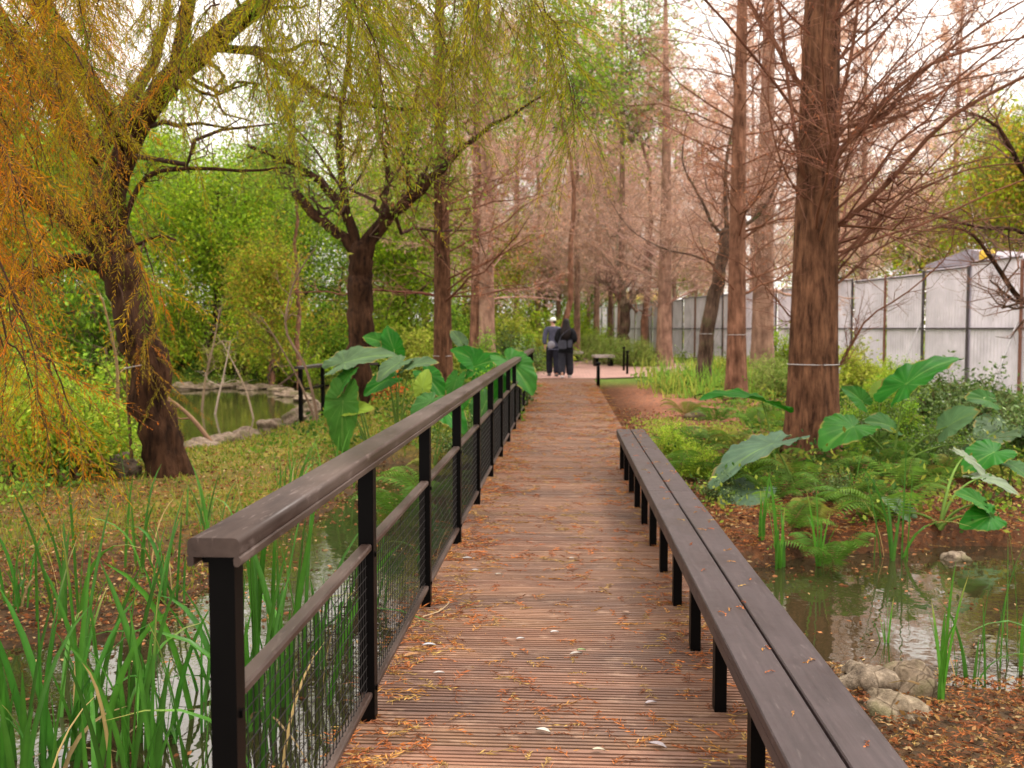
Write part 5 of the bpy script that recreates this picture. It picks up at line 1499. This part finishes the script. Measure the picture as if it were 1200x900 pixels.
# ------------------------------------------------------------------ lookout railing by the pond
def lookout():
    Y = 19.0; a = at(352, 432, Y); b = at(378, 429, Y + 1.6)
    root = empty('lookout_railing', (a[0], Y, G(a[0], Y))); tag(root, 'short black railing with a flat wooden top by the pond, left of the forked tree', 'railing')
    o = np.array(root.location); A = a - o; B = b - o
    C_ = at(445, 427, 21.5) - o
    for P in (A, B, B + (C_ - B) * .55, C_):
        m = MB(); box(m, (P[0], P[1], P[2] / 2 - .2), (.075, .075, P[2] + .38)); m.build('post', M['metal'], root, smooth=False)
    for name, z0, w_, h, mt in (('top_board', .02, .22, .05, 'bench'), ('middle_rail', -.42, .04, .04, 'metal')):
        for P, Q in ((A, B), (B, C_)):
            d = Q - P; L = np.linalg.norm(d); m = MB(); V0 = P + np.array([0, 0, z0]); mm = (P + Q) / 2 + np.array([0, 0, z0])
            ang = math.atan2(-d[0], d[1]); box(m, mm, (w_ if P is A else w_ * .4, L + (.1 if P is A else -.12), h), rz=ang); m.build(name, M[mt], root, smooth=False)
lookout()

# ------------------------------------------------------------------ bollards and stone benches
def bollard(px, base_py, Y, h, lab, r_=.045, cap=True):
    p = at(px, base_py, Y); root = empty('bollard', (p[0], Y, G(p[0], Y))); tag(root, lab, 'bollard', 'black posts by the pavement')
    m = MB(); tubes(m, [[0, 0, -.2], [0, 0, h - .08], [0, 0, h - .06], [0, 0, h - .02], [0, 0, h]], [r_, r_, r_ * .8, r_ * .8, r_ * .6], 12, cap=True); m.build('post', M['metal'], root)
    if cap:
        m = MB(); tubes(m, [[0, 0, h - .01], [0, 0, h + .015], [0, 0, h + .05], [0, 0, h + .065]], [r_ * 1.4, r_ * 1.45, r_ * 1.2, r_ * .4], 12, cap=True); m.build('cap', M['metal'], root)
bollard(636, 427, 39, 1.05, 'black bollard left of the path, in front of the green shrubs', .06)
bollard(701, 452, 24.9, .70, 'black bollard at the near corner of the lawn, right of the boardwalk')
bollard(735, 438, 31.5, .72, 'black bollard at the far side of the lawn, the nearer of the two', .04)
bollard(731, 437, 34.0, .80, 'black bollard at the far side of the lawn, behind the nearer one', .04)
bollard(682, 424, 44, .55, 'short black post beside the farther stone bench', .05, False)

def stone_bench(px, Y, L, lab, rz=0):
    p = at(px, 420, Y); root = empty('stone_bench', (p[0], Y, G(p[0], Y) + 0), rz); tag(root, lab, 'bench', 'stone benches by the pavement')
    m = MB(); box(m, (0, 0, .42), (L, .45, .11), bev=.02); m.build('slab', M['concrete'], root, smooth=False)
    for s in (-1, 1):
        m = MB(); box(m, (s * L * .36, 0, .17), (.12, .36, .385)); m.build('leg', M['metal'], root, smooth=False)
stone_bench(707, 38, .8, 'pale stone-topped bench with dark legs at the far side of the lawn', .25)
stone_bench(676, 43.5, .9, 'stone-topped bench beside the woman in black', 1.4)

# ------------------------------------------------------------------ hoarding
def hoarding():
    x0, y0 = 13.4, 8.0; dx, dy = -8.4, 52.0
    P1 = at(1135, 385, 25); d = np.array([at(690, 385, 77)[0] - P1[0], 52.0]); d /= np.linalg.norm(d)
    st = np.array([P1[0], 25.]) - d * 2.15 * 5
    ang = math.atan2(-d[0], d[1]); root = empty('hoarding', (st[0], st[1], 0), ang)
    tag(root, 'long white corrugated metal hoarding on dark posts behind the trees on the right', 'hoarding')
    bay = 2.15; n = 34
    for k in range(n):
        top = 2.98 + .05 * math.sin(k * 1.7) + (.12 if k < 5 else 0)
        yy = np.arange(0, bay - .06, .035) + .03; off = np.where((np.arange(len(yy)) // 2) % 2, .014, 0.)
        for a, b in ((-.15, 1.43), (1.47, top)):
            V = np.concatenate([np.c_[off, yy, np.full(len(yy), a)], np.c_[off, yy, np.full(len(yy), b)]]); N = len(yy)
            q = [[i, i + 1, N + i + 1, N + i] for i in range(N - 1)]
            m = MB(); m.add(V + [0, k * bay, 0], q, col=np.array([1, 1, 1]) * rng.uniform(.9, 1.05)); m.build('panel', M['fence'], root, smooth=False)
        m = MB(); box(m, (-.035, k * bay, 1.45), (.05, .06, 3.1)); m.build('post', M['rust'] if k % 3 == 1 else M['fence_post'], root, smooth=False)
        m = MB(); box(m, (-.03, k * bay + bay / 2, 1.45), (.035, bay - .07, .045)); m.build('rail', M['fence_post'], root, smooth=False)
        m = MB(); box(m, (-.028, k * bay + bay / 2, top - .05), (.03, bay - .07, .035)); m.build('rail', M['fence_post'], root, smooth=False)
        if k % 2 == 0 and k < 20:
            m = MB(); tubes(m, [[-.05, k * bay + .1, 1.6], [-.95, k * bay - .25, -.2]], [.022, .022], 8); m.build('brace', M['galv'], root)
hoarding()

# site hut and sheds behind the hoarding
def hut(px, Y, w_, d_, h, lab, mat, roofm, rz=0.0, over=.2, pitch=.35):
    p = at(px, 400, Y); root = empty('site_hut', (p[0], Y, G(p[0], Y)), rz); tag(root, lab, 'hut', 'huts behind the hoarding')
    m = MB(); box(m, (0, 0, h / 2), (w_, d_, h)); m.build('wall', mat, root, smooth=False)
    m = MB(); hw, hd = w_ / 2 + over, d_ / 2 + over
    V = [(-hw, -hd, h), (hw, -hd, h), (hw, hd, h), (-hw, hd, h), (-hw, 0, h + pitch), (hw, 0, h + pitch), (-hw, -hd, h - .08), (hw, -hd, h - .08), (hw, hd, h - .08), (-hw, hd, h - .08)]
    m.add(V, [[0, 1, 5, 4], [2, 3, 4, 5], [6, 9, 8, 7], [0, 6, 7, 1], [2, 8, 9, 3]], [[0, 4, 3], [1, 2, 5]]); m.add([(-hw, -hd, h), (-hw, hd, h), (-hw, hd, h - .08), (-hw, -hd, h - .08), (hw, -hd, h), (hw, hd, h), (hw, hd, h - .08), (hw, -hd, h - .08)], [[0, 1, 2, 3], [4, 7, 6, 5]])
    m.build('roof', roofm, root, smooth=False)
    m = MB(); box(m, (-w_ * .2, -d_ / 2 - .02, h * .62), (.9, .03, .7)); m.build('window', M['fence_post'], root, smooth=False)
hut(745, 92, 5.0, 3, 4.2, 'small site hut with an orange-yellow roof beyond the hoarding, behind the mossy tree', M['fence'], M['yellow'], .1, pitch=.7)
hut(1195, 29, 4.0, 2.5, 3.3, 'grey roofed hut rising over the hoarding at the right edge', M['roofgrey'], M['roofgrey'], .5)
def build_yellow_object():  # unidentified small yellow object, modelled as a drum on a stand
    p = at(1157, 300, 27.5); root = empty('yellow_object', (p[0], 27.5, 3.05)); tag(root, 'small bright yellow object standing on a frame above the hoarding, at right', 'barrel')
    m = MB(); z = [0, .03, .16, .17, .19, .34, .36, .37, .50, .54]; r_ = [.17, .2, .2, .21, .2, .2, .21, .2, .2, .12]
    tubes(m, [[0, 0, a] for a in z], r_, 20, cap=True); m.build('object_body', M['yellow'], root)
    for s in (-1, 1):
        for t in (-1, 1):
            m = MB(); box(m, (s * .2, t * .2, -1.6), (.05, .05, 3.2)); m.build('leg', M['fence_post'], root, smooth=False)
    m = MB(); box(m, (0, 0, -.025), (.5, .5, .04)); m.build('platform', M['fence_post'], root, smooth=False)
build_yellow_object()

# ------------------------------------------------------------------ people
M['skin'] = plain('skin', (.50, .27, .19), .5)
M['cap'] = plain('cap_cloth', (.82, .82, .76), .8, spec=.06)
M['hair'] = plain('hair', (.012, .008, .008), .55, spec=.15, nz=30)
M['jacket'] = plain('jacket_cloth', (.08, .08, .12), .8, spec=.06, nz=10)
M['jacket_light'] = plain('jacket_panel', (.25, .24, .28), .8, spec=.06)
M['pants'] = plain('dark_trousers', (.02, .02, .03), .85, spec=.06, nz=8)
M['coat'] = plain('black_coat', (.012, .012, .015), .8, spec=.06, nz=8)
M['widep'] = plain('charcoal_trousers', (.03, .03, .04), .85, spec=.06, nz=8)
M['bag'] = plain('bag_cloth', (.06, .06, .08), .7, spec=.06, nz=8)
M['shoe'] = plain('shoe', (.10, .09, .09), .6); M['shoew'] = plain('white_shoe', (.6, .56, .55), .6)

def skin(name, pts, edges, radii, mat, parent, root=0, lv=2):
    me = bpy.data.meshes.new(name); me.from_pydata([tuple(p) for p in pts], edges, []); me.update()
    o = bpy.data.objects.new(name, me); COL.objects.link(o); o.parent = parent
    me.materials.append(mat)
    bm_ = o.modifiers.new('skin', 'SKIN'); bm_.use_smooth_shade = True
    if not me.skin_vertices: 
        bpy.context.view_layer.objects.active = o
    sv = me.skin_vertices[0].data
    for i, v in enumerate(sv):
        rr = radii[i]; v.radius = rr if isinstance(rr, tuple) else (rr, rr); v.use_root = (i == root); v.use_loose = False
    s = o.modifiers.new('sub', 'SUBSURF'); s.levels = lv; s.render_levels = lv
    return o

def hand(parent, w_, dirv, mat, side):
    """five short curled fingers grown from the palm"""
    d = np.array(dirv, float); d /= np.linalg.norm(d)
    pts = [w_, w_ + d * .045, w_ + d * .085]; ed = [(0, 1), (1, 2)]; rd = [.022, (.032, .018), (.032, .016)]
    ax = np.array([0, 1., 0]); inn = np.array([-side, 0, 0.])
    for k, (o_, L) in enumerate(((-.027, .06), (-.009, .07), (.009, .065), (.026, .05))):
        a = w_ + d * .092 + ax * o_; i = len(pts)
        pts += [a, a + d * L * .5 + inn * .004, a + d * L * .9 + inn * .02]; ed += [(2, i), (i, i + 1), (i + 1, i + 2)]; rd += [.009, .008, .006]
    a = w_ + d * .03 + ax * .032; i = len(pts)
    pts += [a, a + d * .035 + ax * .018, a + d * .06 + ax * .016 + inn * .01]; ed += [(1, i), (i, i + 1), (i + 1, i + 2)]; rd += [.011, .009, .007]
    return pts, ed, rd

def person(px, base_py, Y, h, label, man):
    p = at(px, base_py, Y); s = h / 1.72
    root = empty('person', (p[0], Y, .006), R(3) if man else R(-4), s)
    tag(root, label, 'person', 'walkers on the path')
    A = np.array
    sw = .20 if man else .175
    # stride: left leg forward (+y is away from the viewer)
    Lf, Rf = (.20, -.16) if man else (-.14, .16)
    pts = [A([0, 0, .93]), A([0, .01, 1.10]), A([0, .02, 1.28]), A([0, .02, 1.42]), A([0, .03, 1.49]), A([0, .045, 1.55]), A([0, .05, 1.63]), A([0, .045, 1.70])]
    ed = [(i, i + 1) for i in range(7)]
    rd = [(.135, .10), (.125, .09), (.15, .10), (.11, .07), .052, (.066, .075), (.076, .09), (.055, .065)]
    def limb(par, chain, rr):
        k = par
        for c, r_ in zip(chain, rr):
            pts.append(A(c)); rd.append(r_); ed.append((k, len(pts) - 1)); k = len(pts) - 1
        return k
    for sd, fy in ((-1, Lf), (1, Rf)):
        limb(0, [(sd * .09, 0, .88), (sd * .095, fy * .55 + .05, .50), (sd * .095, fy - (.06 if fy < 0 else 0), .12 if fy < 0 else .09), (sd * .10, fy + .0, .05), (sd * .10, fy + .13, .03)], [(.085, .09), .062, .042, (.042, .05), (.04, .03)])
        ay = -fy * .6
        if man: ch = [(sd * sw, .02, 1.40), (sd * (sw + .045), ay * .35, 1.13), (sd * (sw + .04), ay * .9 + .06, .90)]
        else: ch = [(sd * sw, .02, 1.38), (sd * (sw + .07), -.03, 1.12), (sd * (sw - .02), .18, 1.05)]
        e = limb(3, ch, [.058, .044, .03])
        w_ = pts[e]; dv = (pts[e] - pts[e - 1])
        hp, he, hr = hand(None, w_, dv, None, sd); n0 = len(pts) - 1
        for q_, r_ in zip(hp[1:], hr[1:]): pts.append(q_); rd.append(r_)
        for a, b in he: ed.append((e if a == 0 else n0 + a, e if b == 0 else n0 + b))
    skin('body', pts, ed, rd, M['skin'], root)
    # face: nose, ears (the heads look down the path, the man's turned to the left)
    hd = -1 if man else 0
    m = MB()
    def blob(c, s3, n=8, mbx=None):
        V = []; q = []
        for j in range(n + 1):
            for i in range(2 * n):
                b = np.pi * j / n; a = np.pi * i / n; V.append([c[0] + s3[0] * math.sin(b) * math.cos(a), c[1] + s3[1] * math.sin(b) * math.sin(a), c[2] + s3[2] * math.cos(b)])
        for j in range(n):
            for i in range(2 * n): q.append([j * 2 * n + i, (j + 1) * 2 * n + i, (j + 1) * 2 * n + (i + 1) % (2 * n), j * 2 * n + (i + 1) % (2 * n)])
        mbx.add(V, q)
    fx, fy_ = (-1.0, .25) if man else (0, 1)
    cx, cy = 0, .05
    blob((cx + fx * .088, cy + fy_ * .088, 1.61), (.016, .014, .024), 6, m)
    blob((cx + fx * .078, cy + fy_ * .078, 1.565), (.016, .02, .008), 6, m)
    for sg in (-1, 1): blob((cx - sg * fy_ * .074, cy + sg * fx * .074, 1.615), (.012, .02, .03), 6, m)
    m.build('face_features', M['skin'], root)
    m = MB()
    for sg in (-1, 1): blob((cx + fx * .078 - sg * fy_ * .03, cy + fy_ * .078 + sg * fx * .03, 1.635), (.010, .012, .007), 5, m)
    m.build('eyes', M['hair'], root)
    # clothes
    if man:
        T_ = [A([0, 0, .80]), A([0, 0, .93]), A([0, .01, 1.10]), A([0, .02, 1.28]), A([0, .02, 1.42]), A([0, .03, 1.47])]; e_ = [(i, i + 1) for i in range(5)]; r_ = [(.165, .125), (.165, .125), (.16, .12), (.185, .13), (.135, .09), (.065, .065)]
        for sd, fy in ((-1, Lf), (1, Rf)):
            ay = -fy * .6; i = len(T_)
            T_ += [A([sd * (sw + .005), .02, 1.39]), A([sd * (sw + .05), ay * .35, 1.13]), A([sd * (sw + .042), ay * .9 + .045, .93])]; e_ += [(4, i), (i, i + 1), (i + 1, i + 2)]; r_ += [.09, .078, .062]
        skin('jacket', T_, e_, r_, M['jacket'], root, 1)
        m = MB(); blob((-.06, -.10, .93), (.12, .05, .12), 8, m); m.build('jacket_hem_panel', M['jacket_light'], root)
        T_ = [A([0, 0, .93])]; e_ = []; r_ = [(.14, .11)]
        for sd, fy in ((-1, Lf), (1, Rf)):
            i = len(T_); T_ += [A([sd * .095, 0, .84]), A([sd * .10, fy * .55 + .05, .50]), A([sd * .10, fy - (.04 if fy < 0 else 0), .06])]; e_ += [(0, i), (i, i + 1), (i + 1, i + 2)]; r_ += [(.125, .125), .11, .10]
        skin('trousers', T_, e_, r_, M['pants'], root)
        m = MB(); t = np.linspace(0, 1, 7)
        blob((0, .05, 1.675), (.094, .105, .075), 10, m); m.build('cap', M['cap'], root)
        m = MB(); V = []
        for zz in (1.668, 1.678):
            for a in np.linspace(-1.2, 1.2, 9): V.append([-.075 - .095 * math.cos(a) * 1.0, .05 + .075 * math.sin(a), zz - .012 * math.cos(a)])
        q = [[i, i + 1, 10 + i, 9 + i] for i in range(8)]
        m.add(V, q, [[0, i + 1, i] for i in range(1, 8)] + [[9, 9 + i, 10 + i] for i in range(1, 8)]); m.build('cap_brim', M['cap'], root, smooth=False)
        m = MB(); blob((.015, .045, 1.615), (.078, .088, .06), 8, m); m.build('hair', M['hair'], root)
    else:
        T_ = [A([0, 0, .78]), A([0, 0, .93]), A([0, .01, 1.10]), A([0, .02, 1.28]), A([0, .02, 1.41]), A([0, .03, 1.46])]; e_ = [(i, i + 1) for i in range(5)]; r_ = [(.24, .17), (.225, .155), (.20, .14), (.20, .14), (.15, .10), (.07, .07)]
        for sd in (-1, 1):
            i = len(T_); T_ += [A([sd * (sw + .01), .02, 1.37]), A([sd * (sw + .085), -.03, 1.12]), A([sd * (sw - .0), .14, 1.06])]; e_ += [(4, i), (i, i + 1), (i + 1, i + 2)]; r_ += [.115, .11, .085]
        skin('coat', T_, e_, r_, M['coat'], root, 1)
        T_ = [A([0, 0, .93])]; e_ = []; r_ = [(.15, .12)]
        for sd, fy in ((-1, Lf), (1, Rf)):
            i = len(T_); T_ += [A([sd * .095, 0, .82]), A([sd * .105, fy * .5 + .03, .48]), A([sd * .11, fy, .04])]; e_ += [(0, i), (i, i + 1), (i + 1, i + 2)]; r_ += [(.13, .13), .12, .125]
        skin('trousers', T_, e_, r_, M['widep'], root)
        m = MB(); zz = np.array([1.745, 1.73, 1.69, 1.63, 1.55, 1.46, 1.36, 1.26, 1.16, 1.10]); rx = [.02, .06, .09, .10, .11, .135, .155, .15, .12, .03]; ry = [.02, .07, .10, .105, .085, .07, .06, .05, .04, .01]; cy_ = [.03, .03, .03, .02, -.01, -.06, -.10, -.12, -.125, -.12]
        th = np.linspace(0, 6.2832, 16, endpoint=False); V = [[a * math.cos(t) * (1 + .05 * math.sin(5 * t + z * 9)), c + b * math.sin(t), z] for z, a, b, c in zip(zz, rx, ry, cy_) for t in th]
        q = [[k * 16 + i, k * 16 + (i + 1) % 16, (k + 1) * 16 + (i + 1) % 16, (k + 1) * 16 + i] for k in range(9) for i in range(16)]; m.add(V, q, [[0, i + 1, i] for i in range(1, 15)]); m.build('hair', M['hair'], root)
    for sd, fy in ((-1, Lf), (1, Rf)):
        m = MB(); blob((sd * .10, fy + .055, .045), (.062, .145, .06), 8, m); m.build('shoe', M['shoe'] if man else M['shoew'], root)
    return root, p, s
pm = person(648, 441, 29.8, 1.76, 'walking man seen from behind in a white cap, dark jacket and dark trousers', True)
pw_ = person(663, 443, 28.95, 1.72, 'walking woman seen from behind with long black hair, black coat and wide trousers', False)
# her shoulder bag
bx, by = pw_[1][0], 28.95
root = empty('shoulder_bag', (bx, by, .006)); tag(root, 'small grey bag worn on the back of the woman in black', 'bag')
m = MB(); box(m, (-.10, -.20, .98), (.24, .10, .26), rz=.1, bev=.04); m.build('bag_body', M['bag'], root, smooth=False)
m = MB(); tubes(m, smooth_path([[-.20, -.19, 1.08], [-.12, -.17, 1.25], [.08, -.13, 1.42], [.13, .0, 1.47]], 12), np.full(12, .010), 6); m.build('strap', M['bag'], root)
m = MB(); box(m, (.12, -.19, 1.0), (.12, .09, .22), rz=-.1, bev=.03); m.build('side_pocket', M['bag'], root, smooth=False)

for o in COL.objects:
    if o.name.startswith('far_conifer'): o.name = 'bare_conifer_tree'
